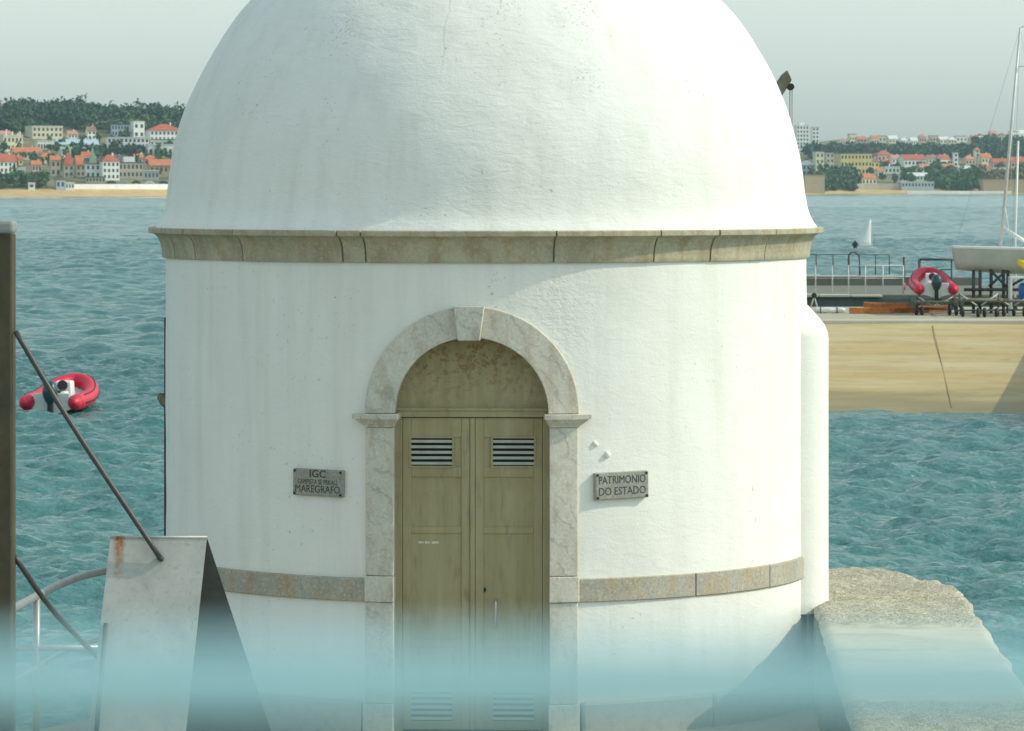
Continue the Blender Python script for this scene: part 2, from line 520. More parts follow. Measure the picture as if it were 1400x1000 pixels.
# ------------------------------------------------------------------ sea: one sheet, real waves near, ripples by bump far away
WAVES = []
for k in range(60):
    lam = 0.36 * (4.2 / 0.36) ** (RNG.random() ** 1.1) if k < 50 else 5 + 9 * RNG.random()
    th = R(-90 + 14) + RNG.normal(0, 0.75)           # travel direction
    WAVES.append((2 * math.pi / lam * math.cos(th), 2 * math.pi / lam * math.sin(th), 0.0094 * lam ** 0.55 if k < 50 else 0.0055 * lam ** 0.92, RNG.random() * 6.283))
def wave_h(X, Y, step):
    H = np.zeros_like(X)
    for kx, ky, a, ph in WAVES:
        if 6.2832 / math.hypot(kx, ky) < 2.6 * step: continue
        s = np.sin(kx * X + ky * Y + ph)
        H += a * (s + 0.25 * np.cos(2 * (kx * X + ky * Y + ph)))
    return H
def sea_patch(x0, x1, y0, y1, step, fade0=None, fade1=None):
    nx, ny = int((x1 - x0) / step) + 1, int((y1 - y0) / step) + 1
    X, Y = np.meshgrid(np.linspace(x0, x1, nx), np.linspace(y0, y1, ny))
    H = wave_h(X, Y, step)
    H *= 1 - 0.7 * np.clip((Y - 100) / 5, 0, 1) * np.clip((126 - Y) / 5, 0, 1) * np.clip((X + 9) / 3, 0, 1)   # sheltered at the slipway
    if fade0: H *= np.clip((fade1 - Y) / (fade1 - fade0), 0, 1)
    V = np.stack([X, Y, SEA + H], -1).reshape(-1, 3)
    i = np.arange(nx * ny).reshape(ny, nx)
    Fc = np.stack([i[:-1, :-1], i[:-1, 1:], i[1:, 1:], i[1:, :-1]], -1).reshape(-1, 4)
    return V, Fc
patches = [sea_patch(-26, 26, 28, 141, 0.13), sea_patch(-64, 64, 141, 441, 0.28), sea_patch(-150, 150, 441, 1041, 0.95), sea_patch(-330, 330, 1041, 1951, 2.4, 1700, 1950)]
vs, fs, off = [], [], 0
for V, Fc in patches:
    vs.append(V); fs.append(Fc + off); off += len(V)
flat = [(-1500, -60, 28, 1), (-1500, 28, -26, 141), (26, 28, 1500, 141), (-1500, 141, -64, 441), (64, 141, 1500, 441), (-1500, 441, -150, 1041), (150, 441, 1500, 1041), (-1500, 1041, -330, 1951), (330, 1041, 1500, 1951), (-1500, 1951, 1500, 3200)]
for x0, y0, x1, y1 in [(-1500, -60, 1500, 28)] + flat[1:]:
    vs.append(np.array([(x0, y0, SEA), (x1, y0, SEA), (x1, y1, SEA), (x0, y1, SEA)])); fs.append(np.array([[0, 1, 2, 3]]) + off); off += 4
sea = link('sea', np_mesh('sea', np.concatenate(vs), np.concatenate(fs)), M['water'], smooth=True)
tag(sea, kind='structure')

# ------------------------------------------------------------------ quay round the tower and the terrace the photographer stands on
bm = bmesh.new()
qp = [(-9, -6), (1.6, -6), (2.25, 24), (2.4, 30.6), (-1.6, 30.4), (-2.45, 28.6), (-2.66, 27.2), (-2.80, 26.2), (-3.02, 25.72), (-3.4, 25.55), (-9, 25.5)]
top = [bm.verts.new((x, y, 0)) for x, y in qp]
bot = [bm.verts.new((x, y, -4)) for x, y in qp]
bm.faces.new(top); bm.faces.new(bot[::-1])
for i in range(len(qp)):
    j = (i + 1) % len(qp)
    bm.faces.new((top[i], bot[i], bot[j], top[j]))
tag(from_bm('quay', bm, M['quay'], bevel=0.03), kind='structure')
bm = bmesh.new()
box(bm, -5, 5, -5, 0.9, 0.004, 2.34)
tag(from_bm('terrace', bm, M['quay']), kind='structure')

# ------------------------------------------------------------------ the tower
TC = Vector((-0.176, 27.5, 0))
RW = 2.2
tower = empty('tide_gauge_tower', TC)
tag(tower, 'round whitewashed tower with smooth dome, stone cornice and arched olive double door', 'tower')
TD = R(-2.14)                                     # the door faces a little left

def bent(u, w, z):
    # front faces follow the round wall; anything deeper than 2.1 m from the axis is cut square, so the reveals are parallel
    a = u / RW
    lat, out = (w * math.sin(a), w * math.cos(a)) if w > 2.1 else (2.232 * math.sin(a), w)
    return (lat * math.cos(TD) + out * math.sin(TD), lat * math.sin(TD) - out * math.cos(TD), z)
def px_angle(px, r=RW):
    """angle round the tower of the front surface point seen at that column"""
    a = math.asin(max(-1, min(1, (px - 665) / 440.0)))
    for _ in range(30):
        s = ((px - 700) / F * (TC.y - r * math.cos(a)) - TC.x) / r
        a = math.asin(max(-0.9999, min(0.9999, s)))
    return a
def flatp(u, w, z):
    return (u * math.cos(TD) + w * math.sin(TD), u * math.sin(TD) - w * math.cos(TD), z)
SPRING = 2.04
def in_arch(u, z, rad):
    if z <= SPRING: return abs(u) < rad
    return u * u + (z - SPRING) ** 2 < rad * rad

# wall: fine cylinder with the doorway cut out (edges hidden under the surround)
bm = bmesh.new()
NA, NZ = 260, 60
z0, z1 = 0.0, 3.02
grid = {}
def wv(i, k):
    i %= NA
    if (i, k) not in grid:
        a = 2 * math.pi * i / NA
        z = z0 + (z1 - z0) * k / NZ
        p = Vector((math.sin(a), -math.cos(a), 0))
        r = RW + 0.007 * noise.noise(Vector((p.x * 2.4, p.y * 2.4, z * 1.1))) + 0.003 * noise.noise(Vector((p.x * 7, p.y * 7, z * 5)))
        grid[(i, k)] = bm.verts.new((r * p.x, r * p.y, z))
    return grid[(i, k)]
for i in range(NA):
    a = 2 * math.pi * (i + 0.5) / NA
    u = ((a - TD + math.pi) % (2 * math.pi) - math.pi) * RW
    for k in range(NZ):
        z = z0 + (z1 - z0) * (k + 0.5) / NZ
        if in_arch(u, z, 0.585): continue
        bm.faces.new((wv(i, k), wv(i + 1, k), wv(i + 1, k + 1), wv(i, k + 1)))
from_bm('wall', bm, M['plaster'], tower, smooth=True)

# dome with a plaster flare onto the cornice
bm = bmesh.new()
prof = [(2.275, 3.195), (2.268, 3.215), (2.245, 3.245), (2.222, 3.29), (2.205, 3.345), (2.195, 3.41)]
ZC, RD = 3.274, 2.195
b0 = math.asin((3.44 - ZC) / RD)
for k in range(46):
    b = b0 + (math.pi / 2 - 0.006 - b0) * k / 45
    prof.append((RD * math.cos(b), ZC + RD * math.sin(b)))
lathe(bm, prof, 180)
for v in bm.verts:
    n = v.co - Vector((0, 0, ZC))
    n.normalize()
    f = min(1, max(0, (v.co.z - 3.22) / 0.25))
    v.co += n * (0.011 * noise.noise(n * 4.2) + 0.005 * noise.noise(n * 11)) * f
from_bm('dome', bm, M['plaster_dome'], tower, smooth=True)

# cornice: separate stones (rim above a cavetto)
cav = [(2.205, 3.0), (2.222, 3.002)]
for k in range(9):
    a = k / 8 * math.pi / 2
    cav.append((2.298 - 0.072 * math.cos(a), 3.02 + 0.145 * math.sin(a)))
cprof = cav + [(2.315, 3.168), (2.318, 3.172), (2.318, 3.200), (2.312, 3.206), (2.20, 3.206), (2.20, 3.0)]
def px_ang(px):
    return px_angle(px, 2.25)
joints = [px_ang(p) for p in (234, 262, 328, 466, 498, 758, 897, 975, 1050)]
joints += [joints[-1] + 0.42 + 0.37 * k for k in range(1, 9)]
joints = [j for j in joints if j < joints[0] + 2 * math.pi - 0.15]
for a, b in zip(joints, joints[1:] + [joints[0] + 2 * math.pi]):
    bm = bmesh.new()
    g = 0.0028
    dr = random.uniform(-0.004, 0.003)
    n = max(3, int((b - a) / 0.03))
    rings = lathe(bm, [(r + dr, z) for r, z in cprof], n, a + g, b - g)
    bm.faces.new(rings[0]); bm.faces.new(rings[-1][::-1])
    o = from_bm('cornice_stone', bm, M['cornice'], tower, bevel=0.004, seg=1)
bm = bmesh.new()
lathe(bm, [(r - 0.012, min(max(z, 3.004), 3.196)) for r, z in cprof], 120)
from_bm('joint_bed', bm, M['grout'], tower, smooth=True)

# string course, stones between the jambs
def ring_stone(name, a, b, r0, r1, z0, z1, m, wob=0.0, bev=0.006):
    bm = bmesh.new()
    n = max(3, int((b - a) / 0.03))
    rings = lathe(bm, [(r0, z0), (r1, z0), (r1, z1), (r0, z1), (r0, z0)][:4] , n, a, b)
    for k in range(n):
        bm.faces.new((rings[k][3], rings[k + 1][3], rings[k + 1][0], rings[k][0]))
    bm.faces.new(rings[0]); bm.faces.new(rings[-1][::-1])
    return from_bm(name, bm, m, tower, bevel=bev, seg=1)
JH = 0.676 / RW
ja, jb = TD + JH - 0.002, TD - JH + 2 * math.pi + 0.002
cuts = [ja]
while cuts[-1] < jb - 0.45:
    cuts.append(cuts[-1] + random.uniform(0.27, 0.40))
cuts[-1] = jb
for a, b in zip(cuts, cuts[1:]):
    d = random.uniform(-0.003, 0.003)
    ring_stone('string_course_stone', a + 0.001, b - 0.001, 2.12, 2.222 + d, 0.842, 0.992, M['band'])
# plinth
pcuts = [TD + JH + 0.01 + (2 * math.pi - 2 * JH - 0.02) * k / 13 for k in range(14)]
for a, b in zip(pcuts, pcuts[1:]):
    ring_stone('plinth_stone', a + 0.001, b - 0.001, 2.1, 2.268 + random.uniform(-0.004, 0.004), -0.05, 0.21, M['plinth'], bev=0.015)

# door surround
def bent_block(name, u0, u1, w0, w1, zs, z1_, m, n=6, taper=0.0, bev=0.006):
    bm = bmesh.new()
    rows = []
    for k in range(n + 1):
        t = k / n
        row = []
        for (w, z) in ((w0, zs), (w1, zs), (w1, z1_), (w0, z1_)):
            e = taper if z == z1_ else 0.0
            u = (u0 - e) + (u1 + e - u0 + e) * t
            row.append(bm.verts.new(bent(u, w, z)))
        rows.append(row)
    for a, b in zip(rows, rows[1:]):
        for i in range(4):
            j = (i + 1) % 4
            bm.faces.new((a[i], b[i], b[j], a[j]))
    bm.faces.new(rows[0]); bm.faces.new(rows[-1][::-1])
    return from_bm(name, bm, m, tower, bevel=bev)
WF = 2.232
for s in (-1, 1):
    u0, u1 = (-0.676, -0.492) if s < 0 else (0.492, 0.676)
    bent_block('jamb_stone', u0, u1, 1.93, WF, 1.012, 1.955, M['marble'])
    bent_block('jamb_block', u0 - 0.004, u1 + 0.004, 1.93, WF + 0.014, 0.846, 1.009, M['marble'])
    bent_block('jamb_stone', u0, u1, 1.93, WF, 0.20, 0.843, M['marble'])
    bent_block('jamb_foot', u0 - 0.012, u1 + 0.004, 1.93, WF + 0.025, 0.0, 0.197, M['marble'])
    # impost capital: stepped moulding
    bm = bmesh.new()
    steps = [(0.004, 1.957), (0.008, 1.968), (0.022, 1.976), (0.040, 1.992), (0.050, 2.004), (0.052, 2.009), (0.066, 2.010), (0.068, 2.038), (0.064, 2.0405)]
    rings = []
    for e, z in steps:
        ring = []
        ua, ub = u0 - e, u1 + e * 0.62 if s < 0 else u1 + e
        if s > 0: ua = u0 - e * 0.62
        N = 5
        for k in range(N + 1): ring.append(bm.verts.new(bent(ua + (ub - ua) * k / N, WF + e * 0.95, z)))
        for k in range(N + 1): ring.append(bm.verts.new(bent(ub - (ub - ua) * k / N, 1.94, z)))
        rings.append(ring)
    for A, B in zip(rings, rings[1:]):
        for i in range(len(A)):
            j = (i + 1) % len(A)
            bm.faces.new((A[i], A[j], B[j], B[i]))
    bm.faces.new(rings[0][::-1]); bm.faces.new(rings[-1])
    from_bm('impost_capital', bm, M['marble'], tower)
def arch_stone(name, a0, a1, ri, ro, w0, w1, m):
    bm = bmesh.new()
    n = max(4, int(abs(a1 - a0) / 0.06))
    rows = []
    for k in range(n + 1):
        a = a0 + (a1 - a0) * k / n
        c, s = math.cos(a), math.sin(a)
        rows.append([bm.verts.new(bent(r * c, w, SPRING + 0.0025 + r * s)) for r, w in ((ri, w0), (ri, w1), (ro, w1), (ro, w0))])
    for A, B in zip(rows, rows[1:]):
        for i in range(4):
            j = (i + 1) % 4
            bm.faces.new((A[i], A[j], B[j], B[i]))
    bm.faces.new(rows[0]); bm.faces.new(rows[-1][::-1])
    return from_bm(name, bm, m, tower, bevel=0.006)
arch_stone('arch_stone', 0.0, R(90) - 0.115, 0.484, 0.682, 1.93, WF + 0.004, M['marble'])
arch_stone('arch_stone', R(90) + 0.145, math.pi, 0.484, 0.682, 1.93, WF + 0.004, M['marble'])
# keystone, tapered and proud
bm = bmesh.new()
kv = []
for w, u0, u1, zb, zt in ((1.93, -0.075, 0.055, 2.50, 2.72), (2.315, -0.075, 0.055, 2.512, 2.728)):
    kv += [bm.verts.new(bent(u, w, z)) for u, z in ((u0, zb), (u1, zb), (u1 + 0.028, zt), (u0 - 0.028, zt))]
for f in ((0, 1, 2, 3), (4, 7, 6, 5), (0, 4, 5, 1), (1, 5, 6, 2), (2, 6, 7, 3), (3, 7, 4, 0)):
    bm.faces.new([kv[i] for i in f])
from_bm('keystone', bm, M['marble'], tower, bevel=0.005)

# the doorway infill: frame, tympanum, transom, leaves
DS = 214.0
def du(px): return (px - 644) / DS
def dz(py): return CAM_Z - (py - HORIZON) / DS
WD = 2.02                                          # outer face of the leaves
def fbox(bm, u0, u1, w0, w1, z0_, z1_):
    vs = [bm.verts.new(flatp(u, w, z)) for z in (z0_, z1_) for w in (w1, w0) for u in (u0, u1)]
    for f in ((0, 1, 3, 2), (4, 6, 7, 5), (0, 4, 5, 1), (2, 3, 7, 6), (0, 2, 6, 4), (1, 5, 7, 3)):
        bm.faces.new([vs[i] for i in f])
def fobj(name, u0, u1, w0, w1, z0_, z1_, m, parent, bev=0.004):
    bm = bmesh.new(); fbox(bm, u0, u1, w0, w1, z0_, z1_)
    return from_bm(name, bm, m, parent, bevel=bev, seg=2)
fobj('back_board', -0.52, 0.52, 1.90, 1.96, 0.0, 2.0, M['hole'], tower, 0)
for s in (-1, 1):
    fobj('door_frame', min(s * 0.448, s * 0.50), max(s * 0.448, s * 0.50), 1.95, WD + 0.012, 0.0, dz(570) - 0.001, M['door'], tower)
bm = bmesh.new()
pts = [(0.50 * math.cos(math.pi * k / 32), SPRING + 0.49 * math.sin(math.pi * k / 32)) for k in range(33)]
pts = [(0.50, dz(562))] + pts + [(-0.50, dz(562))]
fr = [bm.verts.new(flatp(u, WD + 0.002, z)) for u, z in pts]
bk = [bm.verts.new(flatp(u, 1.95, z)) for u, z in pts]
bm.faces.new(fr); bm.faces.new(bk[::-1])
for i in range(len(pts)):
    j = (i + 1) % len(pts)
    bm.faces.new((fr[i], bk[i], bk[j], fr[j]))
from_bm('tympanum', bm, M['door'], tower)
tr = fobj('transom', -0.495, 0.495, 1.95, WD + 0.026, dz(570), dz(558), M['door'], tower)
fobj('moulding', -0.495, 0.495, 1.99, WD + 0.036, dz(561), dz(558.5) + 0.004, M['door'], tr, 0.002)
for s in (-1, 1):
    ua, ub = (du(548.5), du(640.5)) if s < 0 else (du(647.5), du(739.5))
    leaf = fobj('door_leaf', ua, ub, 1.965, WD, 0.02, dz(571), M['door'], tower)
    # raised sheet borders: stiles and rails
    e = 0.055
    pw = WD + 0.009
    for a, b, c, d in ((ua, ua + e, 0.02, dz(571)), (ub - e, ub, 0.02, dz(571))):
        fobj('stile', a, b, WD - 0.004, pw, c, d, M['door'], leaf)
    for c, d in ((dz(598), dz(571)), (dz(652), dz(638)), (dz(729), dz(720)), (dz(885), dz(874)), (0.02, 0.06)):
        fobj('rail', ua + e, ub - e, WD - 0.004, pw - 0.001, c, d, M['door'], leaf)
    bar = du(616) - du(560)
    v0 = du(560) if s < 0 else du(672)
    for zt, zb in ((dz(599), dz(636.5)), (dz(946), dz(985))):
        fobj('vent_recess', v0, v0 + bar, WD - 0.012, WD + 0.0015, zb, zt, M['hole'], leaf, 0)
        bm = bmesh.new()
        f = 0.014
        fbox(bm, v0 - f, v0 + bar + f, WD - 0.002, WD + 0.014, zt, zt + f)
        fbox(bm, v0 - f, v0 + bar + f, WD - 0.002, WD + 0.014, zb - f, zb)
        fbox(bm, v0 - f, v0 - 0.0005, WD - 0.002, WD + 0.0135, zb, zt)
        fbox(bm, v0 + bar + 0.0005, v0 + bar + f, WD - 0.002, WD + 0.0135, zb, zt)
        from_bm('vent_frame', bm, M['door'], leaf, bevel=0.002, seg=1)
        n = 5
        p = (zt - zb) / n
        for k in range(n):
            zc = zb + p * (k + 0.40)
            bm = bmesh.new()
            vs = [bm.verts.new(flatp(u, w, z)) for u in (v0, v0 + bar) for w, z in
                  ((WD + 0.002, zc + p * 0.26), (WD + 0.005, zc + p * 0.30), (WD + 0.016, zc - p * 0.16), (WD + 0.013, zc - p * 0.22))]
            for q in ((0, 1, 2, 3), (4, 7, 6, 5), (0, 4, 5, 1), (1, 5, 6, 2), (2, 6, 7, 3), (3, 7, 4, 0)):
                bm.faces.new([vs[i] for i in q])
            from_bm('slat', bm, M['slat'], leaf)
    if s < 0:
        for k, (a, b) in enumerate(((570, 577), (578.5, 586), (588, 598))):
            fobj('sticker', du(a), du(b), WD - 0.001, WD + 0.002, dz(743), dz(740), M['sticker'], leaf, 0)
    else:
        bm = bmesh.new()
        tube(bm, [flatp(du(659), WD - 0.001, dz(806)), flatp(du(659), WD + 0.008, dz(806))], 0.017, 14)
        from_bm('keyhole', bm, M['black'], leaf)
        hp = [flatp(du(676), w, z) for w, z in ((WD, dz(821)), (WD + 0.03, dz(820)), (WD + 0.045, dz(825)), (WD + 0.047, dz(838)), (WD + 0.045, dz(851)), (WD + 0.03, dz(856)), (WD, dz(855)))]
        tube_obj('handle', spline(hp, 4), 0.008, M['chrome'], leaf)
fobj('meeting_bead', du(640.5) + 0.001, du(647.5) - 0.001, 1.97, WD + 0.018, 0.02, dz(571), M['door'], tower, 0.005)
# plaster lumps right of the arch
for px, py, r in ((814, 607, 0.019), (830, 622, 0.022)):
    a = px_angle(px)
    c = Vector((RW * math.sin(a), -RW * math.cos(a), CAM_Z - (py - HORIZON) / F * (27.5 - RW * math.cos(a))))
    bm = bmesh.new()
    bmesh.ops.create_icosphere(bm, subdivisions=3, radius=r, matrix=Matrix.Translation(c))
    for v in bm.verts:
        v.co += (v.co - c) * 0.3 * noise.noise(v.co * 40)
    from_bm('plaster_lump', bm, M['plaster'], tower, smooth=True)
# rounded buttress on the right flank
bm = bmesh.new()
bprof = [(0.262, 0.60), (0.262, 2.46), (0.255, 2.50), (0.235, 2.545), (0.19, 2.60), (0.13, 2.665), (0.07, 2.72), (0.02, 2.75), (0.001, 2.752)]
lathe(bm, bprof, 40, cx=2.068, cy=-0.33)
for v in bm.verts:
    v.co += Vector((0.006, 0.004, 0)) * noise.noise(v.co * 3.1)
from_bm('buttress', bm, M['plaster'], tower, smooth=True)
# thin pipe on the left silhouette with its bracket
pa = R(-91.5)
pp = lambda z, r=2.212: (r * math.sin(pa), -r * math.cos(pa), z)
tube_obj('pipe', [pp(0.9), pp(1.3), pp(1.9), pp(2.58)], 0.014, M['dark_metal'], tower)
bm = bmesh.new()
zc = CAM_Z - (548 - HORIZON) / F * 27.5
tube(bm, [pp(zc - 0.06, 2.19), pp(zc - 0.01, 2.225), pp(zc + 0.03, 2.25), pp(zc + 0.045, 2.262)], [0.02, 0.034, 0.03, 0.012], 8)
from_bm('bracket', bm, M['timber'], tower, smooth=True)

# ------------------------------------------------------------------ wall plaques
def text_mesh(body, size, extrude, offset=0.0):
    cu = bpy.data.curves.new('lettering', 'FONT')
    cu.body = body
    cu.size = size
    cu.extrude = extrude
    cu.offset = offset
    cu.align_x = 'CENTER'
    cu.align_y = 'CENTER'
    cu.resolution_u = 3
    tmp = bpy.data.objects.new('tmp', cu)
    col.objects.link(tmp)
    bpy.context.view_layer.update()
    dg = bpy.context.evaluated_depsgraph_get()
    me = bpy.data.meshes.new_from_object(tmp.evaluated_get(dg))
    bpy.data.objects.remove(tmp)
    return me
def plaque(px, py, w, h, tilt, label, lines, thick):
    a = px_angle(px)
    dep = 27.5 - RW * math.cos(a)
    z = CAM_Z - (py - HORIZON) / F * dep
    r = RW + 0.004
    root = empty('wall_plaque', TC + Vector((r * math.sin(a), -r * math.cos(a), z)), a)
    root.rotation_euler = (0, tilt, a)
    tag(root, label, 'plaque')
    bm = bmesh.new()
    box(bm, -w / 2, w / 2, -thick, 0.012, -h / 2, h / 2)
    from_bm('stone_plate', bm, M['plaque'], root, bevel=0.006)
    for sx in (-1, 1):
        for sz in (-1, 1):
            bm = bmesh.new()
            tube(bm, [(sx * (w / 2 - 0.014), -thick + 0.001, sz * (h / 2 - 0.014)), (sx * (w / 2 - 0.014), -thick - 0.005, sz * (h / 2 - 0.014))], 0.0085, 8)
            from_bm('fixing_bolt', bm, M['black'], root)
    for body, size, dzz, sx, off in lines:
        me = text_mesh(body, size, 0.0008, off)
        o = link('lettering', me, M['letter'], root)
        o.location = (0, -thick - 0.0005, dzz)
        o.rotation_euler = (R(90), 0, 0)
        o.scale = (sx, 1, 1)
plaque(437, 660, 0.372, 0.172, R(0.6), 'grey stone plaque left of the door with three lines of lettering', [('IGC', 0.066, 0.055, 1.15, 0.001), ('CAMPISTA SE PRKALL', 0.044, 0.004, 0.72, 0.0), ('MAREGRAFO', 0.066, -0.043, 0.88, 0.0)], 0.022)
plaque(848, 663.5, 0.372, 0.172, R(-1.2), 'grey stone plaque right of the door reading PATRIMONIO DO ESTADO', [('PATRIMONIO', 0.072, 0.036, 0.76, 0.0), ('DO ESTADO', 0.072, -0.036, 0.82, 0.0)], 0.026)

# ------------------------------------------------------------------ rough parapet wall right of the tower
bm = bmesh.new()
ny, nx = 330, 34
ys = np.concatenate([np.linspace(9, 19.5, 20), np.linspace(19.6, 30.6, ny)])
def pl(y): return 1.765 + 0.043 * (y - 20.7)
rows = []
for y in ys:
    row = []
    xl = pl(y) + 0.014 * noise.noise(Vector((0, y * 2.2, 0)))
    wr = 1.07 + 0.02 * noise.noise(Vector((4, y * 1.9, 0)))
    if y > 27.9: wr -= max(0, (y - 27.9)) ** 1.25 * 0.27
    for k in range(nx + 1):
        x = xl + wr * k / nx
        rough = 1.0 if (y > 25.55 or y < 21.8) else 0.22
        z = 0.67 + rough * (0.022 * noise.noise(Vector((x * 7, y * 7, 0))) + 0.014 * noise.noise(Vector((x * 19, y * 19, 3))) + 0.02 * noise.noise(Vector((x * 2, y * 2, 9))))
        if y > 29.2: z -= 0.25 * (y - 29.2) ** 2
        ed = min(k, nx - k)
        if ed == 0: z -= 0.035
        elif ed == 1: z -= 0.008
        row.append(bm.verts.new((x, y, z)))
    rows.append(row)
for A, B in zip(rows, rows[1:]):
    for k in range(nx):
        bm.faces.new((A[k], A[k + 1], B[k + 1], B[k]))
def skirt(seq, lean):
    prev = None
    for v in seq:
        c = [bm.verts.new(v.co)]
        for zz in (0.35, -0.3, -4.0):
            dd = 0.012 * noise.noise(Vector((v.co.x * 3, v.co.y * 3, zz * 3)))
            c.append(bm.verts.new((v.co.x + lean[0] * (v.co.z - zz) + dd, v.co.y + lean[1] * (v.co.z - zz), zz)))
        if prev:
            for i in range(3):
                bm.faces.new((prev[i], prev[i + 1], c[i + 1], c[i]))
        prev = c
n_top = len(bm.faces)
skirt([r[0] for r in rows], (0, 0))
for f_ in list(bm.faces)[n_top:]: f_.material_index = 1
skirt([r[-1] for r in rows], (0.04, 0))
skirt(rows[-1], (0, 0.05))
skirt(rows[0], (0, 0))
par = from_bm('sea_parapet', bm, M['parapet'], smooth=True)
par.data.materials.append(M['algae_shade'])
tag(par, 'broad weathered concrete parapet with pebbly top running along the quay right of the tower', 'wall')

# ------------------------------------------------------------------ left foreground: post, cables, folded metal cover, railing
post = empty('mooring_post', (-3.03, 23.5, 0))
tag(post, 'dark olive-brown upright post with pale cap at the left edge', 'post')
bm = bmesh.new(); box(bm, -0.10, 0.100, -0.09, 0.09, 0.0, 3.21)
for v in bm.verts: pass
from_bm('shaft', bm, M['post'], post, bevel=0.012)
bm = bmesh.new(); box(bm, -0.11, 0.108, -0.10, 0.10, 3.213, 3.285)
from_bm('cap', bm, M['post_cap'], post, bevel=0.02)

A = P(151, 735, 23.5)
rid = 0.568
cov = empty('folded_metal_cover', (A.x, 23.5, 0))
tag(cov, 'tent-shaped folded galvanised sheet cover with rust run left of the tower', 'cover')
RZ = A.z
def panel(name, foot0, foot1, x0=0.0, x1=rid, th=0.004, nseg=10, m='galv'):
    """sheet from the ridge down to the ground; foot = shift of the foot against the ridge"""
    bm = bmesh.new()
    out = []
    for side in (0, 1):
        g = []
        for i in range(nseg + 1):
            t = i / nseg
            rowv = []
            for j in range(7):
                s = j / 6
                x = x0 + (x1 - x0) * s + foot0 * t
                y = foot1 * t + (th if side else 0) * (1 if foot1 < 0 else -1) + 0.004 * noise.noise(Vector((s * 2, t * 3, 1)))
                z = RZ * (1 - t)
                rowv.append(bm.verts.new((x, y, z)))
            g.append(rowv)
        out.append(g)
    for g in out:
        for i in range(nseg):
            for j in range(6):
                bm.faces.new((g[i][j], g[i][j + 1], g[i + 1][j + 1], g[i + 1][j]))
    a, b = out
    for i in range(nseg):
        bm.faces.new((a[i][0], a[i + 1][0], b[i + 1][0], b[i][0]))
        bm.faces.new((a[i][6], b[i][6], b[i + 1][6], a[i + 1][6]))
    for j in range(6):
        bm.faces.new((a[0][j], b[0][j], b[0][j + 1], a[0][j + 1]))
        bm.faces.new((a[nseg][j], a[nseg][j + 1], b[nseg][j + 1], b[nseg][j]))
    return from_bm(name, bm, M[m], cov)
panel('front_panel', -0.125, -0.42)
panel('rear_panel', 0.425, 0.42, m='galv_shaded')
tube_obj('ridge_fold', [(-0.001, 0, RZ + 0.001), (rid + 0.001, 0, RZ + 0.001)], 0.008, M['galv'], cov)
def on_front(px, py, lift=0.0):
    # point of the front panel seen at that pixel
    d = 23.5
    for _ in range(20):
        p = P(px, py, d)
        t = 1 - p.z / RZ
        d = 23.5 - 0.42 * t
    return P(px, py, d - lift)
b = on_front(220, 764)
tube_obj('bolt', [(b.x - A.x, b.y - 23.5 + 0.01, b.z), (b.x - A.x, b.y - 23.5 - 0.035, b.z + 0.006)], 0.02, M['dark_metal'], cov, 8)
h0, h1 = on_front(147, 852), on_front(134, 1000)
tube_obj('hinge_rod', [(h0.x - A.x - 0.008, h0.y - 23.5 - 0.012, h0.z), (h1.x - A.x - 0.008, h1.y - 23.5 - 0.012, h1.z)], 0.013, M['dark_metal'], cov, 8)
s0 = P(21, 453, 23.43)
mid = P(100, 584, 23.42)
e0 = on_front(219, 763, 0.03)
o = tube_obj('stay_cable', spline([s0, mid, e0], 10), 0.016, M['cable'])
tag(o, 'dark cable slanting from the post down to the folded metal cover', 'cable')
o = tube_obj('stay_cable', spline([P(20, 762, 23.55), P(75, 838, 23.9), P(150, 915, 24.3), P(190, 955, 24.5)], 8), 0.017, M['cable'])
tag(o, 'lower dark cable running from the post behind the folded metal cover', 'cable')

rail = empty('curved_railing', (-3.0, 25.25, 0))
tag(rail, 'curved galvanised tube railing at the quay edge between post and metal cover', 'railing')
O = Vector((-3.0, 25.25, 0))
def plan(z):
    return [Vector((x, y, z)) - O for x, y in ((-3.12, 23.3), (-3.075, 24.2), (-3.03, 24.8), (-2.985, 25.4), (-2.93, 26.0), (-2.85, 26.5), (-2.71, 26.95), (-2.55, 27.6))]
tube_obj('top_rail', spline(plan(0.90), 6), 0.026, M['tube'], rail)
tube_obj('lower_rail', spline(plan(0.45), 6), 0.018, M['tube'], rail)
tube_obj('cross_rail', [Vector((-3.62, 25.2, 0.575)) - O, Vector((-2.5, 25.2, 0.575)) - O], 0.021, M['tube'], rail)
for x, y, zt in ((-3.0, 25.2, 0.895), (-2.62, 27.25, 0.895), (-3.6, 25.2, 0.6), (-2.52, 25.2, 0.6)):
    tube_obj('rail_post', [Vector((x, y, 0.0)) - O, Vector((x, y, zt)) - O], 0.024, M['tube'], rail)

# near balustrade at the terrace: its top rod runs right in front of the lens, far out of focus
bal = empty('terrace_balustrade', (0, 0.35, 2.34))
tag(bal, 'thin pale blue rod railing blurred across the bottom of the picture', 'railing')
DN = 0.35
zr = CAM_Z - (936 - HORIZON) / F * DN - 2.34
tube_obj('top_rod', [(-3.4, 0, zr + 0.0), (0, 0, zr), (3.4, 0, zr)], 0.0034, M['rail_wire'], bal, 14)
for x in (-3.4, -1.7, 1.7, 3.4):
    tube_obj('baluster', [(x, 0, 0), (x, 0, zr)], 0.012, M['rail_wire'], bal, 10)
for k in range(1, 6):
    tube_obj('lower_rod', [(-3.4, 0, zr * k / 6), (3.4, 0, zr * k / 6)], 0.004, M['rail_wire'], bal, 8)

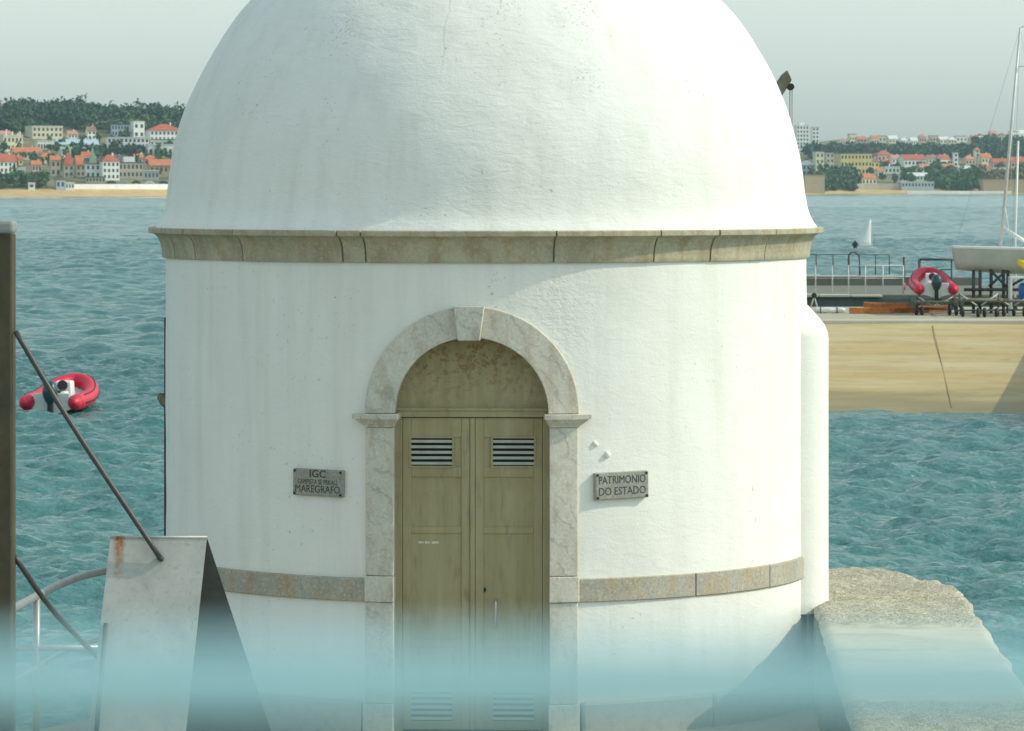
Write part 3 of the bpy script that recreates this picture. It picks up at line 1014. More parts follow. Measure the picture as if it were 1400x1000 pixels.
# davit crane behind the tower: only the jib head shows past the dome
dav = empty('davit_crane', (1.35, 30.0, 0))
tag(dav, 'weathered timber jib head with ropes sticking out behind the dome', 'crane')
def dl(px, py, d): return P(px, py, d) - Vector((1.35, 30.0, 0))
tube_obj('mast', [(0, 0, 0), (0, 0, 3.3)], [0.10, 0.075], M['timber'], dav)
t0, t1 = dl(1040, 172, 30), dl(1075, 106, 30)
bm = bmesh.new()
ax = (t1 - t0).normalized()
sd = Vector((ax.z, 0, -ax.x))
base = Vector((0, 0, 3.2))
for wv_, (w0, w1, yy) in enumerate(((0.05, 0.042, -0.03), (0.05, 0.042, 0.03))):
    pass
quad = [base - sd * 0.06, base + sd * 0.06, t1 + sd * 0.045, t1 + ax * 0.05 - sd * 0.02, t1 - sd * 0.04]
f0 = [bm.verts.new(q + Vector((0, -0.05, 0))) for q in quad]
f1 = [bm.verts.new(q + Vector((0, 0.05, 0))) for q in quad]
bm.faces.new(f0); bm.faces.new(f1[::-1])
for i in range(5):
    j = (i + 1) % 5
    bm.faces.new((f0[i], f1[i], f1[j], f0[j]))
from_bm('jib', bm, M['timber'], dav, bevel=0.006)
bm = bmesh.new()
q = dl(1081, 119, 29.96)
tube(bm, [q + Vector((0, -0.03, 0)), q + Vector((0, 0.06, 0))], 0.026, 14)
from_bm('pulley', bm, M['black'], dav)
for px in (1080, 1083):
    tube_obj('rope', [dl(px, 120, 29.97), dl(px, 330, 29.97)], 0.004, M['post_cap'], dav, 6)
# ------------------------------------------------------------------ slipway, boat yard deck, pier (right)
ZD = -0.8
bm = bmesh.new()
xs = np.linspace(-7.5, 44, 52)
prof = [(99.0, SEA - 0.85), (106.5, SEA - 0.03), (110, SEA + 0.33), (114, SEA + 0.72), (118, SEA + 1.1), (122, SEA + 1.48), (125.0, ZD - 0.05)]
rows = []
for y, z in prof:
    rows.append([bm.verts.new((x, y + 0.5 * noise.noise(Vector((x * 0.2, y, 0))), z + 0.012 * noise.noise(Vector((x * 0.4, y * 0.4, 5))))) for x in xs])
for A_, B_ in zip(rows, rows[1:]):
    for k in range(len(xs) - 1):
        bm.faces.new((A_[k], A_[k + 1], B_[k + 1], B_[k]))
sl_ = from_bm('slipway', bm, M['slip'], smooth=True)
tag(sl_, kind='structure')
bm = bmesh.new()
box(bm, -7.5, 44, 125.2, 140.0, -4, ZD)
dk = from_bm('boat_yard_deck', bm, M['deck'], bevel=0.05)
tag(dk, kind='structure')
bm = bmesh.new()
box(bm, -7.5, 44, 124.75, 125.15, -3.2, ZD + 0.06)
from_bm('kerb', bm, M['pier_cap'], dk, bevel=0.04)
M['brownjoint'] = simple('slipway_joint', (0.27, 0.205, 0.115), 0.9, 0.2)
# the long joint down the slipway
bm = bmesh.new()
j0, j1 = P(1275, 446, 124.2), P(1301, 560, 107.5)
pr = [Vector((j0.x + (j1.x - j0.x) * t, 124.2 + (107.5 - 124.2) * t, 0)) for t in np.linspace(0, 1, 12)]
def slip_z(y):
    for (ya, za), (yb, zb) in zip(prof, prof[1:]):
        if ya <= y <= yb: return za + (zb - za) * (y - ya) / (yb - ya)
    return ZD
for p in pr: p.z = slip_z(p.y) + 0.022
tube(bm, pr, 0.010, 6)
from_bm('joint', bm, M['brownjoint'], sl_)

qw = empty('shadow_wall', (17.4, 109, SEA))  # unseen wall, added to throw a shadow wedge across the slipway
tag(qw, 'added unseen concrete wall beyond the right picture edge, casting shadow on the slipway', 'wall')
for k in range(7):
    bm = bmesh.new()
    for v in box(bm, -0.4, 0.4, -9 + 4 * k, -5.03 + 4 * k, -1.0, 2.9):
        if v.co.z > 0: v.co.z = 3.1 - (v.co.y + 1) * 0.058  # top sloped to slant the edge of that shadow
    from_bm('shadow_wall_block', bm, M['pier_cap'], qw, bevel=0.04)
pier = empty('stone_pier', (16, 163, ZD))
tag(pier, 'grey stone pier with cream coping and dark side beyond the slipway', 'pier')
def pbox(name, x0, x1, y0, y1, z0_, z1_, m, bev=0.03):
    bm = bmesh.new(); box(bm, x0 - 16, x1 - 16, y0 - 163, y1 - 163, z0_ - ZD, z1_ - ZD)
    return from_bm(name, bm, m, pier, bevel=bev)
pbox('pier_body', -9, 46, 156.2, 171, -4, ZD - 0.14, M['pier_wall'])
pbox('pier_deck', -9, 46, 156.4, 170.4, ZD - 0.139, ZD - 0.02, M['pier_deck'])
for k in range(10):
    pbox('coping_stone', 2 + 1.25 * k, 3.22 + 1.25 * k, 156.0, 156.7, ZD - 0.12, ZD + 0.12 - 0.016 * k, M['pier_cap'])
pbox('parapet_wall', -9, 20.0, 170.45, 170.9, ZD - 0.1, -0.48, M['pier_deck'])
for k in range(10):
    pbox('parapet_cap', 2 + 1.6 * k, 3.57 + 1.6 * k, 170.38, 170.97, -0.478, -0.36 - 0.02 * max(0, k - 5), M['pier_cap'])

def railing(label, pts, h, mat, spacing_pts, rails=(1.0, 0.55)):
    root = empty('pier_railing', pts[0])
    tag(root, label, 'railing', 'steel railings on the pier')
    o0 = Vector(pts[0])
    for p in spacing_pts:
        p = Vector(p)
        tube_obj('rail_post', [p - o0, p - o0 + Vector((0, 0, h))], 0.026, mat, root, 6)
    for f in rails:
        tube_obj('top_rail' if f == 1.0 else 'mid_rail', [Vector(p) - o0 + Vector((0, 0, h * f)) for p in pts], 0.016, mat, root, 6)
near = [Vector(((x - 700) / F * 156.3, 156.3, ZD + 0.0)) for x in (1090, 1115, 1138, 1160, 1183, 1207, 1235)]
railing('near row of thin steel posts along the cream pier coping', [near[0], near[-1]], 1.12, M['mast'], near)
far = [Vector(((x - 700) / F * 170.6, 170.6, -0.36)) for x in (1095, 1116, 1139, 1161, 1175, 1197, 1216)]
railing('far row of thin grey railing posts on the pier parapet', [far[0], far[-1]], 0.85, M['dark_metal'], far, (1.0,))
hoop = empty('ladder_hoop', P(1160, 377, 170.6))
tag(hoop, 'dark arched ladder handrail hoop on the far pier parapet', 'ladder')
tube_obj('hoop', spline([(0, 0, 0), (0.0, 0, 0.75), (0.06, 0, 0.93), (0.2, 0, 1.0), (0.4, 0, 0.9), (0.46, 0, 0.72), (0.5, 0, 0)], 5), 0.03, M['dark_metal'], hoop, 6)
mk = empty('pier_marker_post', P(1236, 388, 163))
tag(mk, 'short dark marker post with red foot at the pier end', 'post')
mk.location.z = ZD - 0.02
tube_obj('shaft', [(0, 0, 0.3), (0, 0, 1.35)], 0.05, M['dark_metal'], mk, 8)
tube_obj('red_foot', [(0, 0, 0), (0, 0, 0.3)], 0.06, M['red'], mk, 8)

# ------------------------------------------------------------------ inflatable boats
def make_rib(label, loc, rz, pitch=0.0, sc=1.0):
    root = empty('inflatable_boat', loc, rz)
    root.rotation_euler = (pitch, 0, rz)
    root.scale = (sc, sc, sc)
    tag(root, label, 'boat', 'red inflatable boats')
    path = spline([(-0.70, 0, 0.26), (-0.71, 0.8, 0.27), (-0.71, 1.8, 0.31), (-0.62, 2.7, 0.44), (-0.38, 3.35, 0.62), (0, 3.62, 0.70),
                   (0.38, 3.35, 0.62), (0.62, 2.7, 0.44), (0.71, 1.8, 0.31), (0.71, 0.8, 0.27), (0.70, 0, 0.26)], 5)
    tube_obj('buoyancy_tube', path, 0.225, M['red'], root, 16)
    for s in (-1, 1):
        tube_obj('tube_cone', [(s * 0.70, 0.0, 0.26), (s * 0.70, -0.16, 0.27), (s * 0.70, -0.32, 0.285), (s * 0.70, -0.38, 0.29)], [0.222, 0.19, 0.11, 0.03], M['red'], root, 16)
        gl = [Vector(p) for p in path[2:26]] if s < 0 else [Vector(p) for p in path[-26:-2]]
        tube_obj('grab_line', [p + Vector((s * 0.13, 0, 0.19)) for p in gl[::3]], 0.018, M['black'], root, 6)
        rub = [p + Vector((s * 0.222, 0, -0.02)) for p in gl[:18]] if s < 0 else [p + Vector((s * 0.222, 0, -0.02)) for p in gl[-18:]]
        tube_obj('rubbing_strake', rub, 0.03, M['black'], root, 6)
    # hull and floor
    bm = bmesh.new()
    secs = []
    for y, w, zk, zf in ((0, 0.60, -0.12, 0.14), (1.2, 0.60, -0.13, 0.14), (2.3, 0.55, -0.06, 0.2), (3.0, 0.36, 0.14, 0.34), (3.45, 0.06, 0.45, 0.52)):
        secs.append([bm.verts.new(v) for v in ((-w, y, zf), (-w * 0.9, y, zf - 0.08), (0, y, zk), (w * 0.9, y, zf - 0.08), (w, y, zf))])
    for a_, b_ in zip(secs, secs[1:]):
        for i in range(4): bm.faces.new((a_[i], a_[i + 1], b_[i + 1], b_[i]))
        bm.faces.new((a_[0], b_[0], b_[4], a_[4]))
    bm.faces.new(secs[0]); bm.faces.new(secs[-1][::-1])
    from_bm('hull', bm, M['hullwhite'], root)
    bm = bmesh.new(); box(bm, -0.52, 0.52, 0.02, 0.08, 0.05, 0.52)
    from_bm('transom', bm, M['hullwhite'], root, bevel=0.02)
    # steering console with windscreen and seat
    bm = bmesh.new()
    vs = box(bm, -0.30, 0.30, 1.55, 2.05, 0.14, 0.78)
    for v in vs:
        if v.co.z > 0.5: v.co.x *= 0.75; v.co.y += 0.12
    con = from_bm('console', bm, M['hullwhite'], root, bevel=0.04)
    bm = bmesh.new(); tube(bm, [(0, 1.60, 0.66), (0, 1.57, 0.665)], 0.15, 14)
    from_bm('steering_wheel', bm, M['black'], con)
    bm = bmesh.new(); box(bm, -0.26, 0.26, 0.72, 1.28, 0.14, 0.52)
    st = from_bm('seat', bm, M['hullwhite'], root, bevel=0.05)
    bm = bmesh.new(); box(bm, 0.05, 0.12, 0.70, 1.30, 0.14, 0.56)
    from_bm('strap', bm, M['black'], st)
    # outboard engine
    eng = from_bm('outboard_engine', cowl(), M['engine'], root, smooth=True)
    bm = bmesh.new(); box(bm, -0.075, 0.075, -0.22, -0.02, -0.35, 0.32)
    vs = list(bm.verts)
    from_bm('leg', bm, M['black'], eng, bevel=0.03)
    bm = bmesh.new(); box(bm, -0.15, 0.15, -0.36, -0.06, -0.20, -0.17)
    from_bm('cavitation_plate', bm, M['black'], eng, bevel=0.01)
    for k in range(3):
        bm = bmesh.new()
        box(bm, -0.035, 0.035, -0.26, -0.245, 0.0, 0.13)
        bmesh.ops.rotate(bm, verts=bm.verts, matrix=Matrix.Rotation(k * 2.094, 3, 'Y'))
        bmesh.ops.translate(bm, verts=bm.verts, vec=(0, 0, -0.32))
        from_bm('propeller_blade', bm, M['mast'], eng)
    return root
def cowl():
    bm = bmesh.new()
    bmesh.ops.create_uvsphere(bm, u_segments=18, v_segments=12, radius=1)
    for v in bm.verts:
        x, y, z = v.co
        f = 1 - 0.25 * max(0, -z)
        v.co = Vector((math.copysign(abs(x) ** 0.75, x) * 0.215 * f, math.copysign(abs(y) ** 0.75, y) * 0.27 * f - 0.14, z * 0.34 + 0.55))
    return bm
p = P(76, 562, 106.5)
make_rib('red inflatable boat with white console moored on the open water at left', (p.x - 0.06, 106, SEA + 0.06), R(-5), 0, 0.94)
p = P(1280, 392, 131)
rib2 = make_rib('red inflatable boat with dark engine parked on a trolley ashore', (p.x, 131, -0.16), 0, R(3), 0.80)

def wheel(parent, x, y, r, w=0.1, m_hub='hullwhite'):
    bm = bmesh.new()
    prof_ = [(0.35 * r, -w / 2), (0.8 * r, -w / 2), (r, -w / 4), (r, w / 4), (0.8 * r, w / 2), (0.35 * r, w / 2)]
    lathe(bm, prof_, 16)
    bmesh.ops.rotate(bm, verts=bm.verts, matrix=Matrix.Rotation(R(90), 3, 'Y'))
    bmesh.ops.translate(bm, verts=bm.verts, vec=(x, y, r))
    t_ = from_bm('wheel', bm, M['black'], parent, smooth=True)
    bm = bmesh.new(); tube(bm, [(x - w * 0.4, y, r), (x + w * 0.4, y, r)], r * 0.36, 12)
    from_bm('hub', bm, M[m_hub], t_)
def trolley(label, loc, wdt, lng, bed, wheels, rz=0.0, posts=True):
    root = empty('boat_trolley', loc, rz)
    tag(root, label, 'trolley', 'boat trolleys on the yard deck')
    for s in (-1, 1):
        tube_obj('side_beam', [(s * wdt * 0.42, -0.1, bed * 0.75), (s * wdt * 0.42, lng * 0.75, bed * 0.75), (0, lng, bed * 0.7)], 0.04, M['timber'], root, 8)
        if posts:
            tube_obj('support_post', [(s * wdt * 0.42, 0.3, bed * 0.4), (s * wdt * 0.42, 0.3, bed)], 0.035, M['dark_metal'], root, 8)
            tube_obj('brace', [(s * wdt * 0.42, 0.3, bed), (s * wdt * 0.05, 0.3, bed * 0.5)], 0.025, M['mast'], root, 8)
    for y in (0.15, lng * 0.45):
        tube_obj('cross_beam', [(-wdt * 0.5, y, bed * 0.72), (wdt * 0.5, y, bed * 0.72)], 0.045, M['timber'], root, 8)
    tube_obj('axle', [(-wdt * 0.5, 0.6, 0.2), (wdt * 0.5, 0.6, 0.2)], 0.03, M['dark_metal'], root, 8)
    for x, y, r in wheels: wheel(root, x, y, r)
    return root
gx = lambda px, d: (px - 700) / F * d
trolley('low steel trolley with white-hubbed wheels under the red inflatable boat', (gx(1280, 130.6), 130.6, ZD), 1.4, 2.6, 0.62,
        ((-0.62, 0.3, 0.17), (-0.45, 0.2, 0.15), (0.45, 0.1, 0.19), (0.62, -0.3, 0.19), (0.86, 0.3, 0.16)))
trolley('empty steel dinghy trolley with small black wheels under the sailing boat bow', (gx(1340, 129), 129, ZD), 1.5, 2.4, 0.75,
        ((-0.55, 0.1, 0.15), (-0.1, -0.3, 0.16), (0.12, -0.2, 0.16), (0.55, 0.2, 0.14)))
trolley('rightmost steel dinghy trolley with black wheels at the picture edge', (gx(1385, 129.6), 129.6, ZD), 1.5, 2.4, 0.7,
        ((-0.5, 0.1, 0.14), (-0.3, 0.0, 0.14), (0.05, 0.2, 0.13), (0.35, -0.1, 0.16)))

# ------------------------------------------------------------------ sailing boat on its cradle
SB = Vector((gx(1303, 133), 133, ZD))
boat = empty('sailing_boat', SB)
tag(boat, 'grey-green hulled sailing boat with tall raked mast standing on a cradle ashore', 'sailing boat')
bm = bmesh.new()
L = 6.4
secs = []
zt, zb = 2.12, 1.42
for k in range(15):
    t = k / 14
    x = L * t
    w = 0.62 + 0.48 * math.sin(math.pi * min(1, t * 1.15) * 0.6) if t < 0.6 else 1.06 * max(0.02, 1 - ((t - 0.6) / 0.4) ** 2.1)
    keel = zb - 0.16 * math.sin(math.pi * t) + (0.5 * ((t - 0.75) / 0.25) ** 2 if t > 0.75 else 0) + 0.02
    top = zt + 0.06 * (2 * t - 1) ** 2
    ring = []
    for j in range(9):
        a = math.pi * j / 8
        yy = -math.cos(a) * w * (0.90 if 0 < j < 8 else 1)
        zz = top - (top - keel) * (math.sin(a) ** 0.55)
        xo = 0.12 * (1 - (zz - keel) / (top - keel)) if k == 0 else 0
        ring.append(bm.verts.new((x + xo, yy, zz)))
    secs.append(ring)
for a_, b_ in zip(secs, secs[1:]):
    for j in range(8): bm.faces.new((a_[j], b_[j], b_[j + 1], a_[j + 1]))
bm.faces.new(secs[0]); bm.faces.new(secs[-1][::-1])
hull = from_bm('hull', bm, M['hullgrey'], boat, smooth=True)
bm = bmesh.new()
edge = []
for side in (0, 8):
    pts_ = [s_ for s_ in secs] if False else None
gun = []
for k in range(15):
    t = k / 14
    w = 0.62 + 0.48 * math.sin(math.pi * min(1, t * 1.15) * 0.6) if t < 0.6 else 1.06 * max(0.02, 1 - ((t - 0.6) / 0.4) ** 2.1)
    gun.append((L * t - (0.03 if k == 0 else 0), w, zt + 0.06 * (2 * t - 1) ** 2))
vs = [[bm.verts.new((x, s * (w + 0.03), z + dzz)) for x, w, z in gun] for s in (-1, 1) for dzz in (0.0, 0.07)]
for k in range(14):
    bm.faces.new((vs[0][k], vs[0][k + 1], vs[1][k + 1], vs[1][k]))
    bm.faces.new((vs[2][k], vs[3][k], vs[3][k + 1], vs[2][k + 1]))
    bm.faces.new((vs[1][k], vs[1][k + 1], vs[3][k + 1], vs[3][k]))
    bm.faces.new((vs[0][k], vs[2][k], vs[2][k + 1], vs[0][k + 1]))
bm.faces.new((vs[0][0], vs[1][0], vs[3][0], vs[2][0]))
bm.faces.new((vs[0][14], vs[2][14], vs[3][14], vs[1][14]))
from_bm('deck', bm, M['hullwhite'], boat)
def bl(px, py, d=133): return P(px, py, d) - SB
m0, m1 = bl(1368, 336), bl(1395, 38)
mast = tube_obj('mast', [m0, m0.lerp(m1, 0.5), m1], [0.055, 0.05, 0.035], M['mast'], boat, 10)
tube_obj('masthead_arm', [m1 + Vector((-0.02, 0, -0.02)), m1 + Vector((0.3, 0, 0.12))], 0.02, M['mast'], mast, 6)
sp = m0.lerp(m1, 0.82)
tube_obj('spreader', [sp, sp + Vector((0.45, -0.1, 0.03))], 0.016, M['mast'], mast, 6)
tube_obj('boom', [m0.lerp(m1, 0.085), bl(1420, 342)], 0.06, M['hullwhite'], boat, 10)
for e in (bl(1306, 336), bl(1384, 336, 132.4), bl(1440, 336)):
    tube_obj('stay', [m1, e], 0.0035, M['dark_metal'], boat, 5)
tube_obj('shroud', [m0.lerp(m1, 0.62), bl(1380, 336, 132.3)], 0.004, M['mast'], boat, 5)
tube_obj('gooseneck_strut', [m0.lerp(m1, 0.20), bl(1380, 322)], 0.016, M['hullwhite'], boat, 6)
cr = empty('boat_cradle', SB)
tag(cr, 'dark steel cradle frame with diagonal braces carrying the sailing boat', 'cradle')
def cl(px, py, d): return P(px, py, d) - SB
for px in (1331, 1340, 1355, 1372, 1378, 1410):
    for d in (132.5, 133.6):
        q = cl(px, 372, d)
        tube_obj('upright', [(q.x, q.y, 0.02), (q.x, q.y, 1.46)], 0.055, M['dark_metal'], cr, 6)
for a_, b_ in (((1352, 392), (1372, 374)), ((1356, 372), (1378, 394)), ((1380, 392), (1412, 374))):
    q0, q1 = cl(*a_, 132.45), cl(*b_, 132.45)
    tube_obj('brace', [q0, q1], 0.05, M['dark_metal'], cr, 6)
for z_ in (0.35, 0.8):
    q0, q1 = cl(1318, 400, 132.4), cl(1420, 400, 132.4)
    tube_obj('bearer', [(q0.x, q0.y, z_), (q1.x, q1.y, z_)], 0.06, M['dark_metal'], cr, 6)
# second, thinner mast behind
mb = empty('spare_mast', (gx(1388, 136), 136, ZD))
tag(mb, 'shorter thin white mast standing behind the sailing boat', 'mast')
b0_ = Vector((gx(1388, 136), 136, ZD))
tube_obj('spar', [(0, 0, 0), P(1388, 330, 136) - b0_, P(1392, 193, 136) - b0_], 0.035, M['hullwhite'], mb, 8)
tube_obj('foot', [(0, 0, 0), (0, 0, 0.4)], 0.08, M['dark_metal'], mb, 8)

# dark goal-like frame
fr_ = empty('steel_frame', (gx(1277, 136), 136, ZD))
tag(fr_, 'dark rectangular steel frame standing behind the parked inflatable boat', 'frame')
q0 = P(1257, 355, 136) - Vector((gx(1277, 136), 136, ZD)); q1 = P(1301, 355, 136) - Vector((gx(1277, 136), 136, ZD))
tube_obj('post', [(q0.x, 0, 0), (q0.x, 0, q0.z)], 0.045, M['dark_metal'], fr_, 6)
tube_obj('post', [(q1.x, 0, 0), (q1.x, 0, q1.z)], 0.03, M['dark_metal'], fr_, 6)
tube_obj('crossbar', [(q0.x, 0, q0.z), (q1.x + 0.2, 0, q1.z)], 0.045, M['dark_metal'], fr_, 6)
for f in (0.45, 0.8):
    tube_obj('mid_bar', [(q0.x, 0, q0.z * f), (q1.x, 0, q1.z * f)], 0.02, M['dark_metal'], fr_, 6)

# orange timbers piled on the deck
pos = 0
lab = ['lowest', 'second', 'third', 'fourth', 'topmost']
for k, (px, py, ln, rz, rt) in enumerate(((1192, 428, 1.5, 4, 1), (1216, 424, 1.3, -7, -3), (1242, 427, 1.4, 9, 2), (1203, 420, 1.1, -12, 4), (1275, 427, 1.2, 6, -2))):
    d = 132.6 + 0.5 * k
    base = P(px, py, d)
    bm = bmesh.new()
    vs = box(bm, -ln / 2, ln / 2, -0.16, 0.16, 0.0, 0.2)
    for v in vs:
        if abs(v.co.x) > ln / 2 - 0.01: v.co.y *= 0.6
    o = from_bm('orange_board', bm, M['orange'], bevel=0.02)
    o.location = (base.x, d, ZD + (0.0 if k not in (1, 3) else 0.14 if k == 1 else 0.12))
    o.rotation_euler = (0, R(rt * 0.5), R(rz))
    tag(o, ['leftmost low orange board lying on the boat yard deck', 'orange board second from the left in the pile ashore', 'orange board lying just left of the parked inflatable boat', 'orange board lying askew on top at the left of the pile', 'reddish orange board lying under the parked inflatable boat'][k], 'board', 'orange boards on the yard deck')
roll = empty('white_roll', (gx(1134, 133), 133, ZD))
tag(roll, 'long white rolled cover lying on the deck beside the tower', 'roll')
bm = bmesh.new()
tube(bm, [Vector((-0.52 + 0.104 * k, 0.02 * math.sin(k), 0.10 + 0.012 * math.sin(k * 1.7))) for k in range(11)], [0.07, 0.095, 0.1, 0.092, 0.1, 0.09, 0.1, 0.095, 0.1, 0.09, 0.07], 10)
from_bm('cover', bm, M['hullwhite'], roll, smooth=True)
for x in (-0.3, 0.25):
    bm = bmesh.new(); tube(bm, [(x - 0.015, 0, 0.1), (x + 0.015, 0, 0.1)], 0.107, 12)
    from_bm('tie', bm, M['dark_metal'], roll)
wn_ = empty('hand_winch', (gx(1113, 133.5), 133.5, ZD))
tag(wn_, 'small pale A-frame winch with dark drum beside the tower flank', 'winch')
for s in (-1, 1):
    tube_obj('leg', [(s * 0.16, 0, 0), (0.0, 0, 0.55)], 0.025, M['pier_cap'], wn_, 6)
bm = bmesh.new(); tube(bm, [(0, -0.08, 0.58), (0, 0.08, 0.58)], 0.085, 10)
from_bm('drum', bm, M['black'], wn_)
# yellow kayak end, white board rack with blue barrel at the right picture edge
kay = empty('yellow_kayak', P(1391, 366, 131))
tag(kay, 'bright yellow kayak end beside the sailing boat hull at the right edge', 'kayak')
bm = bmesh.new()
tube(bm, [Vector((t * 3.2, 0.0, 0.24 - 0.42 * math.sin(math.pi * t) * (1 - 0.2 * t))) for t in np.linspace(0, 1, 15)], [0.05 + 0.27 * math.sin(math.pi * min(max(t, 0.02), 0.98)) ** 0.7 for t in np.linspace(0, 1, 15)], 12)
ky = from_bm('hull', bm, M['yellow'], kay, smooth=True)
bm = bmesh.new(); box(bm, 1.3, 2.0, -0.17, 0.17, 0.1, 0.16)
from_bm('cockpit', bm, M['black'], kay, bevel=0.04)
for x in (1.0, 2.3):
    tube_obj('rest', [(x, 0, -1.15 - 0.02), (x, 0, -0.35)], 0.05, M['dark_metal'], kay, 6)
kay.location.z = ZD + 1.17 + 0.34
rk = empty('storage_rack', (gx(1400, 130.5), 130.5, ZD))
tag(rk, 'white-topped open rack at the right edge below the yellow kayak', 'rack')
bm = bmesh.new(); box(bm, -0.48, 0.9, -0.3, 0.3, 1.22, 1.28)
from_bm('top', bm, M['hullwhite'], rk, bevel=0.01)
for x in (-0.45, 0.85):
    for y in (-0.27, 0.27):
        bm = bmesh.new(); box(bm, x - 0.03, x + 0.03, y - 0.03, y + 0.03, 0, 1.22)
        from_bm('leg', bm, M['hullwhite'], rk)
bm = bmesh.new(); box(bm, -0.48, 0.9, -0.24, 0.24, 0.48, 0.53)
from_bm('shelf', bm, M['hullwhite'], rk)
bar_ = empty('blue_drum', (gx(1402, 130.5), 130.5, ZD + 0.53))
tag(bar_, 'blue plastic drum on the white-topped rack at the right edge', 'drum')
bm = bmesh.new()
lathe(bm, [(0.001, 0), (0.2, 0), (0.22, 0.05), (0.215, 0.2), (0.225, 0.24), (0.215, 0.28), (0.22, 0.44), (0.2, 0.5), (0.001, 0.5)], 18)
from_bm('body', bm, M['blue'], bar_, smooth=True)
bm = bmesh.new(); lathe(bm, [(0.001, 0.502), (0.17, 0.502), (0.17, 0.53), (0.001, 0.53)], 16)
from_bm('lid', bm, M['black'], bar_)

# ------------------------------------------------------------------ small sailing dinghy far out
sd_ = P(1180, 346, 355)
dg_ = empty('sailing_dinghy', (sd_.x, 355, SEA))
dg_.scale = (1.12, 1.12, 1.18)
tag(dg_, 'little dinghy with white sail far out on the bay right of the tower', 'dinghy')
bm = bmesh.new()
secs = []
for k in range(9):
    t = k / 8
    x = -1.15 + 2.3 * t
    w = 0.5 * math.sin(math.pi * (0.25 + 0.55 * t)) ** 0.8
    zk = 0.0 + 0.12 * (2 * t - 1) ** 2
    secs.append([bm.verts.new(v) for v in ((x, -w, 0.36), (x, -w * 0.8, zk + 0.05), (x, 0, zk), (x, w * 0.8, zk + 0.05), (x, w, 0.36))])
for a_, b_ in zip(secs, secs[1:]):
    for i in range(4): bm.faces.new((a_[i], b_[i], b_[i + 1], a_[i + 1]))
    bm.faces.new((a_[0], a_[4], b_[4], b_[0]))
bm.faces.new(secs[0]); bm.faces.new(secs[-1][::-1])
from_bm('hull', bm, M['hullwhite'], dg_)
tube_obj('mast', [(0.72, 0, 0.2), (0.62, 0, 2.45)], 0.03, M['mast'], dg_, 6)
bm = bmesh.new()
cols_ = []
for i in range(7):
    t = i / 6
    z = 0.55 + 1.95 * t
    luff = 0.70 - 0.1 * t
    leech = -0.85 + 1.38 * t ** 1.05
    row = []
    for j in range(6):
        s = j / 5
        row.append(bm.verts.new((luff + (leech - luff) * s, -0.16 * math.sin(math.pi * s) * (1 - 0.4 * t), z)))
    cols_.append(row)
for a_, b_ in zip(cols_, cols_[1:]):
    for j in range(5): bm.faces.new((a_[j], a_[j + 1], b_[j + 1], b_[j]))
sailo = from_bm('sail', bm, M['sail'], dg_, smooth=True)
sm = sailo.modifiers.new('thick', 'SOLIDIFY'); sm.thickness = 0.012
tube_obj('boom', [(0.68, 0, 0.58), (-0.95, -0.02, 0.55)], 0.025, M['mast'], dg_, 6)
bm = bmesh.new(); box(bm, -1.22, -1.16, -0.12, 0.12, -0.25, 0.4)
from_bm('rudder', bm, M['hullwhite'], dg_)
# sailor, seated on the near gunwale aft
sk = bpy.data.meshes.new('person')
jv = [(0, 0, 0.05), (0, 0.03, 0.30), (0, 0.06, 0.52), (0.0, 0.06, 0.60), (0.0, 0.05, 0.74),
      (0.15, 0.06, 0.50), (0.26, 0.16, 0.30), (0.3, 0.34, 0.25), (-0.15, 0.06, 0.50), (-0.26, 0.16, 0.30), (-0.3, 0.34, 0.26),
      (0.1, 0.12, 0.03), (0.12, 0.42, 0.08), (0.12, 0.45, -0.24), (-0.1, 0.12, 0.03), (-0.12, 0.42, 0.08), (-0.12, 0.45, -0.24)]
je = [(0, 1), (1, 2), (2, 3), (3, 4), (2, 5), (5, 6), (6, 7), (2, 8), (8, 9), (9, 10), (0, 11), (11, 12), (12, 13), (0, 14), (14, 15), (15, 16)]
sk.from_pydata(jv, je, [])
pe = link('person', sk, M['jacket'])
smd = pe.modifiers.new('skin', 'SKIN')
rad = [0.14, 0.15, 0.15, 0.065, 0.10, 0.06, 0.05, 0.035, 0.06, 0.05, 0.035, 0.085, 0.07, 0.05, 0.085, 0.07, 0.05]
for v, r in zip(sk.skin_vertices[0].data, rad): v.radius = (r, r)
sk.skin_vertices[0].data[0].use_root = True
sb_ = pe.modifiers.new('sub', 'SUBSURF'); sb_.levels = 1; sb_.render_levels = 1
pe.location = (sd_.x - 0.72, 355 - 0.30, SEA + 0.37)
tag(pe, 'person in dark jacket sitting in the small sailing dinghy', 'person')

exec_far = True
# ------------------------------------------------------------------ far shore: terrain
def coast(x):
    t = np.clip((np.asarray(x, dtype=float) + 235) / 470.0, -1.5, 2.5)
    return 1760 + 620 * np.where(t < 0, t * 0.3, np.where(t > 1, 1 + (t - 1) * 0.15, t * t * (3 - 2 * t)))
def terr(x, y):
    x = np.asarray(x, dtype=float); y = np.asarray(y, dtype=float)
    s = y - coast(x)
    left = np.clip((60 - x) / 160, 0, 1)                      # 1 on the left hill
    bh = np.interp(s, [-60, 0, 34, 40, 75], [-3.5, 0.0, 2.6, 5.2, 6.2])
    rise_l = np.interp(s, [75, 180, 330, 520, 900, 1800], [0, 9, 22, 36.5, 37.5, 25])
    rise_r = np.interp(s, [75, 250, 600, 900, 1500, 2600], [0, 8, 19, 23, 31, 31])
    r = left * rise_l + (1 - left) * rise_r
    bump = 2.6 * np.sin(x / 37 + y / 140.0) * np.cos(y / 83.0 - x / 60) * np.clip(s / 300, 0, 1)
    rr = (1 - left) * np.clip((x - 190) / 160, 0, 1) * np.clip((s - 700) / 600, 0, 1) * 13
    return SEA + bh + r + bump + rr
